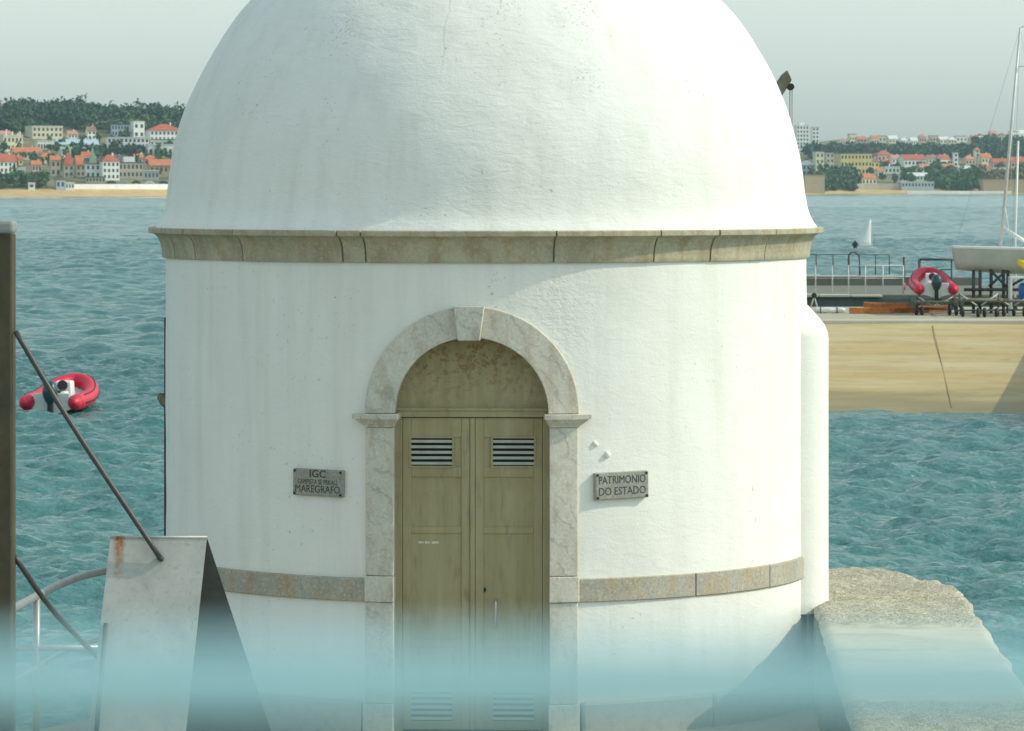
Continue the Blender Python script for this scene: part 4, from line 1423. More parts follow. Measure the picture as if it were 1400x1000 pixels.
def hit(px, py, dmin=1500.0, dmax=5200.0):
    """first point of the land seen at that pixel"""
    d = np.arange(dmin, dmax, 2.0)
    x = (px - 700) / F * d
    z = CAM_Z - (py - HORIZON) / F * d
    h = terr(x, d)
    k = np.argmax(h >= z)
    if h[k] < z[k]:
        k = int(np.argmin(z - h))
    return Vector((float(x[k]), float(d[k]), float(h[k])))
xs = np.arange(-1000, 1001, 12.0)
svals = np.concatenate([np.arange(-60, 120, 6), np.arange(120, 700, 18), np.arange(700, 2700, 60)])
X, S = np.meshgrid(xs, svals)
Y = coast(X) + S
Z = terr(X, Y)
V = np.stack([X, Y, Z], -1).reshape(-1, 3)
i = np.arange(X.size).reshape(X.shape)
Fc = np.stack([i[:-1, :-1], i[:-1, 1:], i[1:, 1:], i[1:, :-1]], -1).reshape(-1, 4)
def make_land():
    t = NT('hillside_ground')
    x, y, z = t.xyz()
    n = t.noise(0.03, 5, 0.6)
    n2 = t.noise(0.12, 5, 0.65)
    green = t.mix(t.rng(n, 0.35, 0.65), (0.10, 0.11, 0.05), (0.24, 0.20, 0.12))
    green = t.mix(t.math('MULTIPLY', t.rng(n2, 0.5, 0.7), 0.6), green, (0.34, 0.29, 0.20))
    sand = t.mix(t.rng(n2, 0.35, 0.65), (0.46, 0.31, 0.14), (0.58, 0.43, 0.22))
    e = t.math('ADD', z, t.math('MULTIPLY', t.math('SUBTRACT', n, 0.5), 0.6))
    c = t.mix(t.rng(e, SEA + 4.2, SEA + 5.6), sand, green)
    c = t.mix(t.rng(e, SEA + 0.5, SEA + 0.25), c, (0.24, 0.185, 0.10))
    return t.done(c, 0.95, spec=0.1)
M['land'] = make_land()
land = link('hillside', np_mesh('hillside', V, Fc), M['land'], smooth=True)
tag(land, kind='structure')
# surf line
def make_foam():
    t = NT('surf_foam')
    return t.done((0.75, 0.76, 0.73), 0.9)
M['foam'] = make_foam()
bm = bmesh.new()
def foam_strip(x0, x1, off, wd, seed):
    prev = None
    for x in np.arange(x0, x1, 2.5):
        n = noise.noise(Vector((x * 0.06, seed, 0)))
        w = max(0.0, wd * (0.35 + 1.3 * n))
        yc = float(coast(x)) + off + 5 * noise.noise(Vector((x * 0.03, seed, 4)))
        a = bm.verts.new((x, yc - w, SEA + 0.10)); b = bm.verts.new((x, yc + w, SEA + 0.14))
        if prev and w > 0.05: bm.faces.new((prev[0], a, b, prev[1]))
        prev = (a, b)
foam_strip(-330, -120, -16, 16, 3.1)
foam_strip(120, 380, -14, 20, 8.7)
foam_strip(-330, -120, -48, 7, 5.5)
fo = from_bm('surf', bm, M['foam'])
tag(fo, 'thin white line of surf along the far beaches', 'surf', kind='stuff')

# ------------------------------------------------------------------ far shore: trees
def crown_mesh(name, n, rx, ry, rz, size, seed, shape='round'):
    rg = np.random.default_rng(seed)
    k = max(6, n // 14)
    cc = rg.normal(size=(k, 3)); cc /= np.linalg.norm(cc, axis=1)[:, None]
    cc *= (0.35 + 0.55 * rg.random((k, 1)))
    if shape == 'umbrella': cc[:, 2] = np.abs(cc[:, 2]) * 0.8 - 0.1
    if shape == 'cone': cc[:, :2] *= (1 - (cc[:, 2:3] + 1) / 2.1) + 0.08
    ctr = cc[rg.integers(0, k, n)] + rg.normal(size=(n, 3)) * 0.17
    ctr *= np.array([rx, ry, rz])
    u = rg.normal(size=(n, 3)); u /= np.linalg.norm(u, axis=1)[:, None]
    w = rg.normal(size=(n, 3)); w -= u * (u * w).sum(1)[:, None]; w /= np.linalg.norm(w, axis=1)[:, None]
    s = size * (0.6 + 0.8 * rg.random((n, 1)))
    v = np.stack([ctr - u * s - w * s * 0.6, ctr + u * s - w * s * 0.6, ctr + u * s * 0.7 + w * s * 0.7, ctr - u * s * 0.7 + w * s * 0.7], 1)
    return v.reshape(-1, 3)
def quads(V): return np.arange(len(V)).reshape(-1, 4)
def leaf_mat(name, a, b):
    t = NT(name)
    n = t.noise(0.25, 4, 0.6)
    n2 = t.noise(2.0, 3, 0.6)
    c = t.mix(t.rng(n, 0.35, 0.65), a, b)
    c = t.mix(t.math('MULTIPLY', t.rng(n2, 0.45, 0.7), 0.5), c, tuple(x * 1.6 for x in b))
    return t.done(c, 0.8, spec=0.2)
M['leaf_dark'] = leaf_mat('dark_pine_foliage', (0.026, 0.060, 0.040), (0.055, 0.105, 0.060))
M['leaf_mid'] = leaf_mat('garden_foliage', (0.05, 0.10, 0.04), (0.09, 0.15, 0.06))
M['leaf_olive'] = leaf_mat('dry_scrub', (0.15, 0.125, 0.055), (0.21, 0.165, 0.075))
M['leaf_olive2'] = leaf_mat('grey_green_scrub', (0.09, 0.11, 0.06), (0.14, 0.15, 0.085))
M['bark'] = simple('bark', (0.09, 0.07, 0.05), 0.9, 0.3, 2)
def wood(name, label, spots, m, seed, size=0.75, n=150):
    """spots: list of (point, radius, height). one mass of trees"""
    rg = np.random.default_rng(seed)
    VV = []
    for q, r, h in spots:
        v = crown_mesh('c', n, r, r, h * 0.5, size, int(rg.integers(1e9)), 'umbrella' if rg.random() < 0.3 else 'round')
        VV.append(v + np.array([q.x, q.y, q.z + h * 0.52]))
    VV = np.concatenate(VV)
    o = link(name, np_mesh(name, VV, quads(VV)), m)
    tag(o, label, 'trees', kind='stuff')
def scatter(x0, x1, y0f, y1f, n, rmin, rmax, seed, hk=1.25):
    rg = np.random.default_rng(seed)
    out = []
    for _ in range(n):
        px = x0 + (x1 - x0) * rg.random()
        a = y0f(px); b = y1f(px)
        py = a + (b - a) * rg.random()
        r = rmin + (rmax - rmin) * rg.random()
        q = hit(px, py)
        out.append((q, r, r * 2 * hk * (0.75 + 0.5 * rg.random())))
    return out
LT = lambda px: float(np.interp(px, [0, 30, 45, 60, 75, 95, 104, 110, 125, 140, 160, 180, 195, 225, 240, 260], [158, 157, 152, 150, 146, 146, 150, 158, 158, 156, 158, 160, 158, 158, 165, 172]))
wood('wood', 'dark wooded ridge on the skyline above the left shore houses', scatter(-40, 265, lambda p: LT(p) + 6, lambda p: 180 - 2 * (p > 100), 270, 3.2, 6.6, 1, 0.95), M['leaf_dark'], 2, 0.8, 150)
wood('wood', 'lighter olive scrub on the ridge slope above the left hotel', scatter(120, 235, lambda p: 168, lambda p: 182, 70, 2.6, 4.6, 31, 0.8), M['leaf_olive2'], 32, 0.7, 130)
wood('wood', 'mid-green tree crowns mixed into the left wooded ridge', scatter(-40, 265, lambda p: LT(p) + 10, lambda p: 186, 80, 3.2, 5.6, 33, 0.9), M['leaf_mid'], 34, 0.8, 140)
wood('wood', 'green garden trees between the houses on the left shore', scatter(-30, 250, lambda p: 190, lambda p: 244, 70, 1.6, 3.0, 3), M['leaf_mid'], 4, 0.6, 120)
wood('wood', 'dark tree belt below the long white buildings on the left shore', scatter(98, 205, lambda p: 208, lambda p: 216, 40, 1.6, 2.4, 5), M['leaf_dark'], 6, 0.6, 120)
wood('shrubbery', 'wide dark green shrubbery behind the sand at the far left', scatter(-40, 60, lambda p: 251, lambda p: 258, 60, 2.2, 3.6, 7, 0.95), M['leaf_mid'], 8, 0.6, 130)
wood('wood', 'dark wooded band below the skyline on the right shore', scatter(1105, 1420, lambda p: 209 + 2 * (p > 1250), lambda p: 219, 300, 3.4, 5.6, 9, 0.95), M['leaf_dark'], 10, 1.1, 130)
wood('wood', 'dark copse high on the hill at the right behind the mast', scatter(1325, 1430, lambda p: 200, lambda p: 208, 60, 4, 6.2, 13, 0.9), M['leaf_dark'], 14, 1.1, 130)
wood('wood', 'green garden trees between the houses on the right shore', scatter(1100, 1420, lambda p: 228, lambda p: 252, 80, 2.0, 3.4, 15, 1.0), M['leaf_mid'], 16, 0.8, 120)
wood('shrubbery', 'dense green park below the big yellow building', scatter(1122, 1172, lambda p: 240, lambda p: 262, 70, 2.6, 4.4, 17, 0.9), M['leaf_mid'], 18, 0.8, 130)
wood('shrubbery', 'bright green slope of bushes beside the pale pavilions', scatter(1270, 1342, lambda p: 236, lambda p: 262, 80, 2.6, 4.4, 19, 0.8), M['leaf_mid'], 20, 0.8, 130)
wood('shrubbery', 'dry ochre bushes above the beach at the far right', scatter(1342, 1420, lambda p: 243, lambda p: 262, 60, 2.8, 4.6, 21, 0.9), M['leaf_olive'], 22, 0.8, 130)

wood('wood', 'mixed trees along the middle of the far shore behind the tower', scatter(262, 1085, lambda p: 222, lambda p: 258, 260, 3.0, 6.0, 41, 0.9), M['leaf_mid'], 42, 0.9, 110)
def tree(name, label, px, py, r, h, m, shape, seed, trunk_h):
    q = hit(px, py)
    root = empty(name, q)
    tag(root, label, 'tree')
    tube_obj('trunk', [(0, 0, -1), (0.1, 0, trunk_h * 0.5), (0, 0.1, trunk_h + h * 0.3)], [0.35, 0.28, 0.15], M['bark'], root, 7)
    for k in range(4):
        a = k * 1.6 + seed
        tube_obj('limb', [(0, 0, trunk_h * 0.8), (math.cos(a) * r * 0.6, math.sin(a) * r * 0.6, trunk_h + h * 0.35)], [0.15, 0.06], M['bark'], root, 5)
    v = crown_mesh('crown', 260, r, r, h * 0.5, 0.5, seed, shape) + np.array([0, 0, trunk_h + h * 0.42])
    link('crown', np_mesh('crown', v, quads(v)), m, root)
tree('pine_tree', 'lone round-topped tree on the ridge near the left edge', 27, 150, 1.8, 4.2, M['leaf_dark'], 'round', 3, 2.5)
tree('pine_tree', 'small dark tree on the ridge at the very left edge', 5, 152, 1.6, 4.5, M['leaf_dark'], 'round', 4, 2.5)
tree('pine_tree', 'tallest spreading pine on the left ridge', 84, 158, 4.2, 7.0, M['leaf_dark'], 'umbrella', 5, 4.0)
tree('pine_tree', 'spreading pine just right of the tallest one on the left ridge', 101, 160, 3.0, 6.0, M['leaf_dark'], 'umbrella', 6, 3.6)
tree('pine_tree', 'broad pine on the ridge nearest the dome left side', 210, 166, 4.6, 6.5, M['leaf_dark'], 'umbrella', 7, 3.4)
tree('pine_tree', 'round pine on the middle of the left ridge', 135, 166, 4.0, 6.0, M['leaf_dark'], 'umbrella', 8, 3.2)
# ------------------------------------------------------------------ far shore: buildings
def wall_mat(name, c):
    return simple(name, c, 0.85, 0.06, 0.4)
WALLC = {'white': (0.78, 0.77, 0.72), 'cream': (0.68, 0.60, 0.42), 'yellow': (0.66, 0.52, 0.20), 'grey': (0.36, 0.37, 0.36), 'mint': (0.60, 0.68, 0.60),
         'pink': (0.60, 0.40, 0.33), 'tan': (0.42, 0.32, 0.19), 'bluegrey': (0.38, 0.45, 0.50), 'stone': (0.46, 0.41, 0.31)}
ROOFC = {'red': (0.42, 0.10, 0.055), 'orange': (0.50, 0.17, 0.075), 'brown': (0.24, 0.14, 0.09), 'slate': (0.09, 0.10, 0.11), 'pale': (0.62, 0.62, 0.58),
         'blue': (0.42, 0.52, 0.58), 'teal': (0.05, 0.10, 0.11), 'green': (0.22, 0.32, 0.22), 'rose': (0.48, 0.22, 0.17)}
for k, c in WALLC.items(): M['w_' + k] = wall_mat(k + '_house_wall', c)
for k, c in ROOFC.items(): M['r_' + k] = simple(k + '_roof', c, 0.85, 0.18, 0.7)
M['pane'] = simple('far_window_glass', (0.045, 0.055, 0.06), 0.25, 0.2, 1)
WIN = {}
def win_mesh(w, h):
    key = (round(w, 1), round(h, 1))
    if key not in WIN:
        bm = bmesh.new(); box(bm, -w / 2, w / 2, -0.06, 0.12, -h / 2, h / 2)
        me = bpy.data.meshes.new('window'); bm.to_mesh(me); bm.free()
        me.materials.append(M['pane'])
        WIN[key] = me
    return WIN[key]
def house(label, px, py, wpx, hpx, wall, roof, kind='gable', rows=2, cols=4, yaw=None, name='house', extra=None, dk=0.8, roofpx=None, cat=None, group=None):
    """px, py: foot centre; wpx, hpx: apparent width and height to the roof top"""
    q = hit(px, py)
    s = q.y / F
    wpx, hpx = wpx * 1.12, hpx * 1.14
    if roofpx: roofpx *= 1.14
    yaw = R(random.uniform(12, 34)) if yaw is None else R(yaw)
    W = wpx * s
    dep = max(5.0, min(14.0, W * dk))
    fw = W / (math.cos(yaw) + dk * abs(math.sin(yaw)) * 0.9)      # apparent width counts both faces
    fw = max(3.0, fw); dep = max(3.5, fw * dk if fw < 18 else 14)
    H = hpx * s
    rh = 0.0 if kind == 'flat' else (roofpx * s if roofpx else min(H * 0.42, dep * 0.42 + 0.4))
    wh = H - rh
    root = empty(name, q, yaw)
    tag(root, label, cat or ('building' if name != 'house' else 'house'), group)
    bm = bmesh.new(); box(bm, -fw / 2, fw / 2, -dep / 2, dep / 2, -4.0, wh)
    if kind == 'gable':
        vs = [bm.verts.new((x, y, z)) for x in (-fw / 2, fw / 2) for y, z in ((-dep / 2, wh), (dep / 2, wh), (0, wh + rh - 0.05))]
        bm.faces.new(vs[:3]); bm.faces.new(vs[3:][::-1])
    from_bm('wall', bm, M['w_' + wall], root)
    o = 0.35
    bm = bmesh.new()
    if kind == 'gable':
        for side in (-1, 1):
            a = [(-fw / 2 - o, side * (dep / 2 + o), wh - 0.15), (fw / 2 + o, side * (dep / 2 + o), wh - 0.15), (fw / 2 + o, 0, wh + rh), (-fw / 2 - o, 0, wh + rh)]
            t_ = [bm.verts.new((x, y, z + 0.22)) for x, y, z in a]
            b_ = [bm.verts.new((x, y, z)) for x, y, z in a]
            bm.faces.new(t_); bm.faces.new(b_[::-1])
            for i_ in range(4):
                j_ = (i_ + 1) % 4
                bm.faces.new((t_[i_], b_[i_], b_[j_], t_[j_]))
    elif kind == 'hip':
        e = [bm.verts.new(v) for v in ((-fw / 2 - o, -dep / 2 - o, wh), (fw / 2 + o, -dep / 2 - o, wh), (fw / 2 + o, dep / 2 + o, wh), (-fw / 2 - o, dep / 2 + o, wh))]
        e2 = [bm.verts.new(v.co + Vector((0, 0, 0.2))) for v in e]
        rl = max(0.3, (fw - dep) / 2) if fw > dep else 0.3
        r0 = bm.verts.new((-rl, 0, wh + rh)); r1 = bm.verts.new((rl, 0, wh + rh))
        bm.faces.new(e[::-1])
        for i_ in range(4):
            j_ = (i_ + 1) % 4
            bm.faces.new((e[i_], e[j_], e2[j_], e2[i_]))
        bm.faces.new((e2[0], e2[1], r1, r0)); bm.faces.new((e2[2], e2[3], r0, r1))
        bm.faces.new((e2[1], e2[2], r1)); bm.faces.new((e2[3], e2[0], r0))
    else:
        box(bm, -fw / 2 - 0.25, fw / 2 + 0.25, -dep / 2 - 0.25, dep / 2 + 0.25, wh, wh + 0.45)
    rf = from_bm('roof', bm, M['r_' + roof], root)
    if kind != 'flat' and wpx > 9:
        bm = bmesh.new(); box(bm, fw * 0.2, fw * 0.2 + 0.7, dep * 0.1, dep * 0.1 + 0.7, wh, wh + rh + 0.9)
        from_bm('chimney', bm, M['w_' + wall], rf)
    # windows on the front and on the right flank
    if rows:
        sh = wh / rows
        wh_ = min(1.9, sh * 0.52)
        ww = min(1.5, fw / cols * 0.5)
        me = win_mesh(ww, wh_)
        for r_ in range(rows):
            for c_ in range(cols):
                o_ = bpy.data.objects.new('window', me); col.objects.link(o_)
                o_.parent = root
                o_.location = (-fw / 2 + fw * (c_ + 0.5) / cols, -dep / 2, sh * (r_ + 0.5))
            nf = max(1, int(dep / fw * cols * 0.8))
            for c_ in range(nf):
                o_ = bpy.data.objects.new('window', me); col.objects.link(o_)
                o_.parent = root
                o_.location = (fw / 2, -dep / 2 + dep * (c_ + 0.5) / nf, sh * (r_ + 0.5))
                o_.rotation_euler = (0, 0, R(90))
    if extra: extra(root, fw, dep, wh, rh)
    return root
def spire(root, fw, dep, wh, rh):
    bm = bmesh.new()
    b = [bm.verts.new((x, y, wh)) for x, y in ((-fw * 0.28, -dep * 0.5), (fw * 0.28, -dep * 0.5), (fw * 0.28, 0), (-fw * 0.28, 0))]
    t = bm.verts.new((0, -dep * 0.25, wh + rh + 6.0))
    bm.faces.new(b[::-1])
    for i_ in range(4): bm.faces.new((b[i_], b[(i_ + 1) % 4], t))
    from_bm('spire', bm, M['r_green'], root)
def turrets(root, fw, dep, wh, rh):
    for x in (-0.35, 0.0, 0.4):
        bm = bmesh.new(); tube(bm, [(fw * x, -dep * 0.3, wh), (fw * x, -dep * 0.3, wh + 2.4)], 0.7, 8)
        from_bm('turret', bm, M['w_cream'], root)
def penthouse(root, fw, dep, wh, rh):
    bm = bmesh.new(); box(bm, -fw * 0.25, fw * 0.2, -dep * 0.2, dep * 0.3, wh + 0.45, wh + 3.0)
    from_bm('penthouse', bm, M['w_white'], root)
def balconies(root, fw, dep, wh, rh):
    n = max(2, int(wh / 3.2))
    for k in range(1, n):
        bm = bmesh.new(); box(bm, -fw * 0.46, fw * 0.46, -dep / 2 - 1.0, -dep / 2 + 0.1, wh * k / n - 0.1, wh * k / n + 0.12)
        from_bm('balcony', bm, M['w_white'], root)
def arcade(root, fw, dep, wh, rh):
    n = 6
    for k in range(n):
        x = -fw / 2 + fw * (k + 0.5) / n
        bm = bmesh.new()
        pts_ = [(x - fw * 0.05, 0.0), (x + fw * 0.05, 0.0)] + [(x + fw * 0.05 * math.cos(a), wh * 0.5 + fw * 0.05 * math.sin(a)) for a in np.linspace(0, math.pi, 8)]
        f_ = [bm.verts.new((a, -dep / 2 - 0.05, b)) for a, b in pts_]
        g_ = [bm.verts.new((a, -dep / 2 + 0.3, b)) for a, b in pts_]
        bm.faces.new(f_); bm.faces.new(g_[::-1])
        for i_ in range(len(pts_)):
            j_ = (i_ + 1) % len(pts_)
            bm.faces.new((f_[i_], g_[i_], g_[j_], f_[j_]))
        from_bm('arch_opening', bm, M['pane'], root)
H = house
# --- left shore, from the waterline up the hill
H('small cream villa with turrets at the left edge of the far shore', 14, 207, 30, 18, 'cream', 'pale', 'flat', 2, 5, name='villa', extra=turrets)
H('cream two-storey flat block with dark window bands below the ridge', 60, 189, 46, 13, 'cream', 'pale', 'flat', 2, 7, 24, 'flat_block')
H('white arcaded low building left of the long pale blue roof', 61, 204, 24, 9, 'white', 'pale', 'flat', 0, 4, 18, 'pavilion', arcade)
H('long low building with pale blue roof on the left hillside', 105, 203, 56, 10, 'white', 'blue', 'gable', 1, 9, 10, 'long_hall', roofpx=6)
H('tiny white and green cottage under the long pale blue roof', 90, 213, 18, 10, 'mint', 'green', 'gable', 1, 3)
H('white house with red roof at the left edge above the shrubbery', 8, 237, 26, 22, 'white', 'red', 'gable', 2, 4, 26)
H('cream house with long orange roof below the turreted villa', 36, 218, 40, 14, 'cream', 'orange', 'gable', 1, 6, 16)
H('orange-roofed house right of the long orange roof', 63, 224, 22, 13, 'cream', 'orange', 'hip', 1, 3)
H('low orange-roofed house among green trees', 49, 235, 14, 13, 'pink', 'orange', 'gable', 1, 3)
H('grey-walled house with orange roof left of the steep red roof', 75, 241, 14, 24, 'stone', 'orange', 'gable', 2, 2, 20)
H('tall narrow house with steep red roof', 93, 243, 14, 30, 'stone', 'red', 'hip', 2, 2, 20, roofpx=15)
H('narrow house with steep orange roof left of the spired house', 109, 242, 13, 25, 'stone', 'orange', 'gable', 2, 2, 22, roofpx=11)
H('ornate white house with dark windows and green spire', 126, 244, 20, 24, 'white', 'slate', 'gable', 2, 3, 14, 'villa', spire)
H('big white house with red hip roof on the left waterfront', 149, 246, 26, 30, 'white', 'red', 'hip', 3, 4, 24)
H('grey building with dark flat roof right of the big white house', 177, 244, 34, 18, 'stone', 'slate', 'flat', 2, 6, 14, 'low_block', penthouse)
H('low grey house in front of the orange roof near the tower', 203, 246, 26, 10, 'grey', 'pale', 'flat', 1, 5, 14)
H('long house with orange roof nearest the tower left side', 222, 238, 38, 17, 'tan', 'orange', 'gable', 1, 6, 12)
H('white arcaded terrace building nearest the tower', 221, 214, 40, 13, 'white', 'pale', 'flat', 0, 6, 12, 'hotel_wing', arcade)
H('white hotel with balconies and red roof nearest the tower', 224, 201, 46, 27, 'white', 'red', 'hip', 3, 8, 16, 'hotel', balconies, roofpx=8)
H('long white two-storey terrace building left of the hotel', 174, 204, 56, 13, 'white', 'pale', 'flat', 2, 10, 10, 'terrace_block')
H('dark glass-fronted flat building below the ridge', 166, 187, 28, 14, 'bluegrey', 'teal', 'flat', 2, 7, 10, 'glass_building')
H('white cubic house right of the dark glass-fronted building', 188, 190, 17, 20, 'white', 'pale', 'flat', 2, 2, 26)
H('red-roofed villa high among the ridge trees', 140, 174, 22, 14, 'cream', 'orange', 'hip', 1, 3, 24, 'villa')
H('small white tall house below the red-roofed ridge villa', 124, 191, 13, 15, 'white', 'brown', 'gable', 2, 2, 26)
H('pale pink tower house on the ridge at the very left edge', 2, 150, 9, 14, 'pink', 'pale', 'flat', 2, 2, 10, 'tower_house')
H('brown-roofed house half sunk in trees right of the ridge villa', 203, 180, 24, 14, 'pink', 'brown', 'gable', 1, 4, 20)
H('violet-grey beach kiosk beside the sand', 82, 259, 13, 11, 'bluegrey', 'slate', 'flat', 1, 2, 16, 'beach_kiosk')
H('low white beach hut right of the violet-grey kiosk', 95, 259, 12, 7, 'white', 'pale', 'flat', 1, 3, 12, 'beach_hut')
H('white lifeguard hut in front of the shrubbery', 43, 259, 6, 6, 'white', 'pale', 'flat', 1, 1, 10, 'beach_hut')
H('small white house with orange roof behind the tall steep red roof', 86, 228, 13, 11, 'white', 'orange', 'gable', 1, 2)
H('cream house with red roof between long blue roof and spire', 118, 222, 16, 12, 'cream', 'red', 'gable', 1, 3)
H('low white shop at the foot of the red-roofed left edge house', 26, 240, 16, 8, 'white', 'pale', 'flat', 1, 4, 14)
H('pale grey house behind the big white waterfront house', 160, 226, 14, 11, 'grey', 'slate', 'gable', 1, 3)
H('white cottage with orange roof above the dark flat roof', 190, 224, 16, 11, 'white', 'orange', 'gable', 1, 3)
H('pink house with orange roof below the arcaded hotel terrace', 205, 226, 18, 12, 'pink', 'orange', 'hip', 1, 3)
H('yellow house with red roof below the cream flat block', 22, 226, 16, 11, 'yellow', 'red', 'gable', 1, 3)
H('white garden house between cream flat block and ridge villa', 98, 190, 14, 9, 'white', 'rose', 'gable', 1, 3)
H('white stepped house left of the cream flat block', 22, 196, 16, 10, 'white', 'rose', 'hip', 1, 3)
H('long stone house under the spired white villa', 130, 250, 26, 6, 'stone', 'slate', 'flat', 1, 6, 10)
H('white row house with rose roof above the cream turreted villa', 6, 190, 16, 9, 'white', 'rose', 'gable', 1, 3)
# --- right shore
H('tall white apartment tower touching the dome outline', 1096, 210, 17, 33, 'white', 'pale', 'flat', 7, 4, 14, 'apartment_tower', penthouse, 0.6)
H('slim white apartment tower right of the taller one', 1114, 211, 10, 32, 'white', 'pale', 'flat', 7, 2, 14, 'apartment_tower')
H('blue-grey house with white roof close to the tower right side', 1103, 240, 18, 18, 'bluegrey', 'pale', 'hip', 2, 3, 14)
H('pale yellow apartment block left of the tan one', 1119, 241, 13, 28, 'cream', 'pale', 'flat', 4, 2, 20, 'flat_block')
H('tan windowless sea fort block on the right shore close to the tower', 1111, 264, 28, 21, 'tan', 'brown', 'flat', 0, 1, 12, 'fort_block')
H('dull tan apartment block left of the big yellow building', 1135, 231, 18, 19, 'stone', 'brown', 'flat', 3, 3, 18, 'flat_block')
H('big yellow building with rows of windows on the right shore', 1166, 239, 46, 25, 'yellow', 'slate', 'flat', 3, 9, 14, 'hotel')
H('narrow yellow wing right of the big yellow building', 1194, 238, 14, 19, 'yellow', 'brown', 'hip', 2, 2, 20, 'hotel_wing')
H('cream house with orange roof under the big yellow building', 1184, 253, 24, 13, 'cream', 'orange', 'gable', 1, 4, 24)
H('pink house with long rose roof behind the yellow building', 1181, 213, 28, 9, 'pink', 'rose', 'gable', 1, 5, 16)
H('red-roofed pink house above the pale pavilions', 1207, 221, 24, 13, 'pink', 'red', 'hip', 1, 4)
H('white house with rose roof left of the long red roof', 1224, 224, 16, 10, 'white', 'rose', 'gable', 1, 3)
H('white house under the longest red roof on the right shore', 1247, 228, 32, 14, 'white', 'red', 'gable', 1, 6, 14)
H('cream house with brown roof right of the longest red roof', 1273, 224, 18, 10, 'cream', 'brown', 'gable', 1, 3)
H('house with dark red roof left of the slender white tower', 1289, 228, 17, 14, 'white', 'red', 'gable', 1, 3, 28)
H('slender white tower among the red roofs of the right shore', 1306, 228, 6, 16, 'white', 'pale', 'flat', 3, 1, 10, 'slim_tower')
H('cream gabled house with green bushes right of the slender tower', 1318, 241, 17, 12, 'cream', 'pale', 'gable', 1, 3)
H('pink house with rose roof beyond the slender white tower', 1324, 226, 16, 12, 'pink', 'rose', 'hip', 1, 3)
H('cream tower-like house beyond the rose roof', 1335, 219, 8, 15, 'cream', 'orange', 'hip', 3, 1, 18)
H('orange-roofed house left of the mast', 1346, 224, 16, 12, 'cream', 'orange', 'gable', 1, 3, 22)
H('pink terrace with red roof right beside the mast', 1366, 231, 24, 12, 'pink', 'red', 'gable', 1, 5, 14)
H('pink row house with red roof at the right picture edge', 1391, 230, 26, 13, 'pink', 'red', 'gable', 1, 5, 14)
H('cream flat house in front of the pink terrace by the mast', 1364, 241, 19, 9, 'cream', 'pale', 'flat', 1, 4)
H('white house on the hillside between the two masts', 1385, 216, 14, 10, 'white', 'pale', 'flat', 1, 3)
H('mint and white pavilion among green bushes', 1256, 247, 32, 9, 'mint', 'pale', 'gable', 1, 7, 12, 'pavilion')
H('small white kiosk left of the mint pavilion', 1233, 250, 10, 8, 'white', 'pale', 'flat', 1, 2, 14, 'kiosk')
H('long low pale shed below the mint pavilion', 1251, 257, 44, 6, 'bluegrey', 'pale', 'flat', 1, 10, 8, 'shed')
H('mint house with white flat roof right of the yellow wing', 1217, 238, 22, 8, 'mint', 'pale', 'flat', 1, 4)
H('white house with red roof left of the mint house', 1211, 230, 15, 10, 'white', 'red', 'gable', 1, 3)
H('tan house with rose roof above the mint pavilion', 1263, 236, 15, 10, 'tan', 'rose', 'gable', 1, 3)
H('cream row house with orange roof above the bright green slope', 1296, 236, 18, 10, 'cream', 'orange', 'gable', 1, 4)
H('white villa with red roof above the dry ochre bushes', 1348, 238, 18, 11, 'white', 'red', 'hip', 1, 3)
H('rose-roofed white house between the dark woods and the red roofs', 1262, 216, 16, 9, 'white', 'rose', 'gable', 1, 3)
H('small cream house with red roof just below the dark woods', 1310, 217, 14, 8, 'cream', 'red', 'gable', 1, 3)
H('stone sea fort wall at the right end of the far beach', 1374, 263, 64, 15, 'tan', 'brown', 'flat', 0, 1, 6, 'fort_wall')
H('white house behind the right shore gardens near the yellow wing', 1203, 241, 10, 9, 'white', 'orange', 'gable', 1, 2)
# tiny houses along the skyline on the right
rg = random.Random(5)
ORD = ['first', 'second', 'third', 'fourth', 'fifth', 'sixth', 'seventh', 'eighth', 'ninth', 'tenth', 'eleventh', 'twelfth', 'thirteenth', 'fourteenth', 'fifteenth', 'sixteenth', 'seventeenth', 'eighteenth', 'nineteenth']
for k in range(19):
    px = 1152 + k * 13.6 + rg.uniform(-3, 3)
    py = float(np.interp(px, [1150, 1280, 1330, 1400], [196, 197, 193, 188]))
    wc, rc, kd = rg.choice(['white', 'cream', 'white', 'pink']), rg.choice(['rose', 'orange', 'pale', 'brown']), rg.choice(['gable', 'hip', 'flat'])
    H('tiny %s house with %s %s roof, %s from the left along the right skyline' % (wc, rc, {'flat': 'flat'}.get(kd, 'pitched'), ORD[k]), px, py + rg.uniform(-1, 2), rg.uniform(9, 15), rg.uniform(7, 11), wc, rc,
      kd, 1, 3, rg.uniform(8, 30), group='tiny houses on the right skyline')

# ------------------------------------------------------------------ sea walls, cars
def seawall(label, x0, x1, off, z0_, h, th, m, name='sea_wall', piece=9.0):
    root = empty(name, (x0, float(coast(x0)) + off, SEA))
    tag(root, label, 'wall')
    o0 = root.location.copy()
    x = x0
    while x < x1:
        bm = bmesh.new()
        xa, xb = x, min(x + piece, x1)
        ya, yb = float(coast(xa)) + off, float(coast(xb)) + off
        v = [bm.verts.new(Vector(q) - Vector(o0)) for q in ((xa, ya, SEA + z0_), (xb - 0.08, yb, SEA + z0_), (xb - 0.08, yb + th, SEA + z0_), (xa, ya + th, SEA + z0_),
             (xa, ya, SEA + z0_ + h), (xb - 0.08, yb, SEA + z0_ + h), (xb - 0.08, yb + th, SEA + z0_ + h), (xa, ya + th, SEA + z0_ + h))]
        for f in ((3, 2, 1, 0), (4, 5, 6, 7), (0, 1, 5, 4), (1, 2, 6, 5), (2, 3, 7, 6), (3, 0, 4, 7)):
            bm.faces.new([v[i_] for i_ in f])
        from_bm('wall_panel', bm, M[m], root)
        x += piece
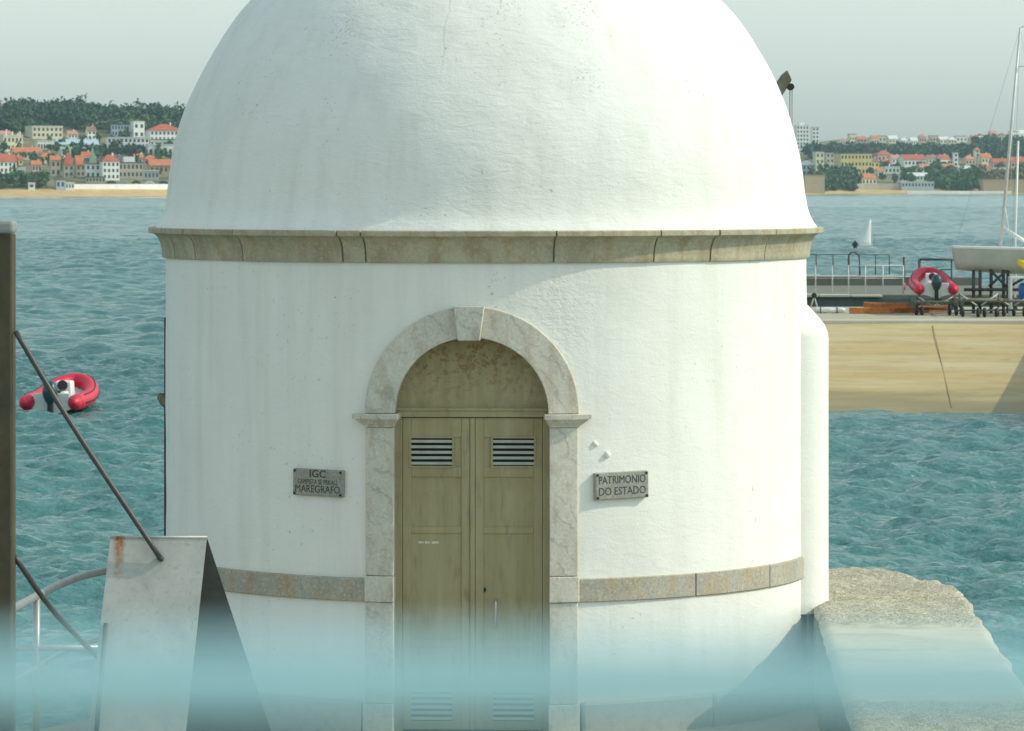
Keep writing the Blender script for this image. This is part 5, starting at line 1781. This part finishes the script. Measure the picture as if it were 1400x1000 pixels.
seawall('long pale promenade wall behind the left beach', -198, -130, 36, 2.2, 3.9, 0.6, 'w_white')
seawall('low tan sea wall along the right beach', 132, 245, 34, 1.0, 5.4, 0.6, 'w_stone')
seawall('white quay edge at the water on the right shore', 236, 300, 4, -0.4, 2.4, 0.8, 'w_white')
CAR = {}
def car(c, x, lab):
    if c not in CAR:
        bm = bmesh.new()
        pr_ = [(-2.1, 0.3), (-2.1, 0.85), (-1.5, 0.95), (-0.9, 1.45), (0.8, 1.45), (1.5, 0.98), (2.1, 0.85), (2.15, 0.3)]
        a_ = [bm.verts.new((u, -0.85, z)) for u, z in pr_]; b_ = [bm.verts.new((u, 0.85, z)) for u, z in pr_]
        bm.faces.new(a_); bm.faces.new(b_[::-1])
        for i_ in range(len(pr_)):
            j_ = (i_ + 1) % len(pr_)
            bm.faces.new((a_[i_], b_[i_], b_[j_], a_[j_]))
        for u in (-1.3, 1.3):
            for s in (-0.86, 0.66):
                tube(bm, [(u, s, 0.32), (u, s + 0.2, 0.32)], 0.32, 10)
        bmesh.ops.recalc_face_normals(bm, faces=bm.faces)
        me = bpy.data.meshes.new('parked_car'); bm.to_mesh(me); bm.free()
        me.materials.append(simple(c + '_car_paint', {'dark': (0.03, 0.035, 0.04), 'white': (0.7, 0.7, 0.68), 'silver': (0.4, 0.41, 0.42)}[c], 0.35, 0.05))
        CAR[c] = me
    y = float(coast(x)) + 44
    o_ = bpy.data.objects.new('parked_car', CAR[c]); col.objects.link(o_)
    o_.location = (x, y, float(terr(x, y)) + 0.6)
    tag(o_, 'small %s car behind the pale promenade wall, %s from the left in its row' % (c, ORD[lab]), 'car', 'cars parked on the left promenade')
for k, x in enumerate((-183, -178, -172.5, -167, -161, -156, -150, -145, -139)):
    car(['dark', 'silver', 'dark', 'white', 'dark'][k % 5], x, k)

# ------------------------------------------------------------------ sea haze
bm = bmesh.new()
box(bm, -1200, 1200, -40, 5400, -8, 95)
hz = from_bm('haze', bm)
hm = bpy.data.materials.new('sea_haze')
hm.use_nodes = True
nt = hm.node_tree
nt.nodes.clear()
ho = nt.nodes.new('ShaderNodeOutputMaterial')
hv = nt.nodes.new('ShaderNodeVolumePrincipled')
hv.inputs['Color'].default_value = (0.72, 0.93, 1.0, 1)
hv.inputs['Density'].default_value = 0.00006
hv.inputs['Anisotropy'].default_value = 0.2
nt.links.new(hv.outputs[0], ho.inputs['Volume'])
hz.data.materials.append(hm)
tag(hz, 'thin pale sea haze over the bay', 'haze', kind='stuff')
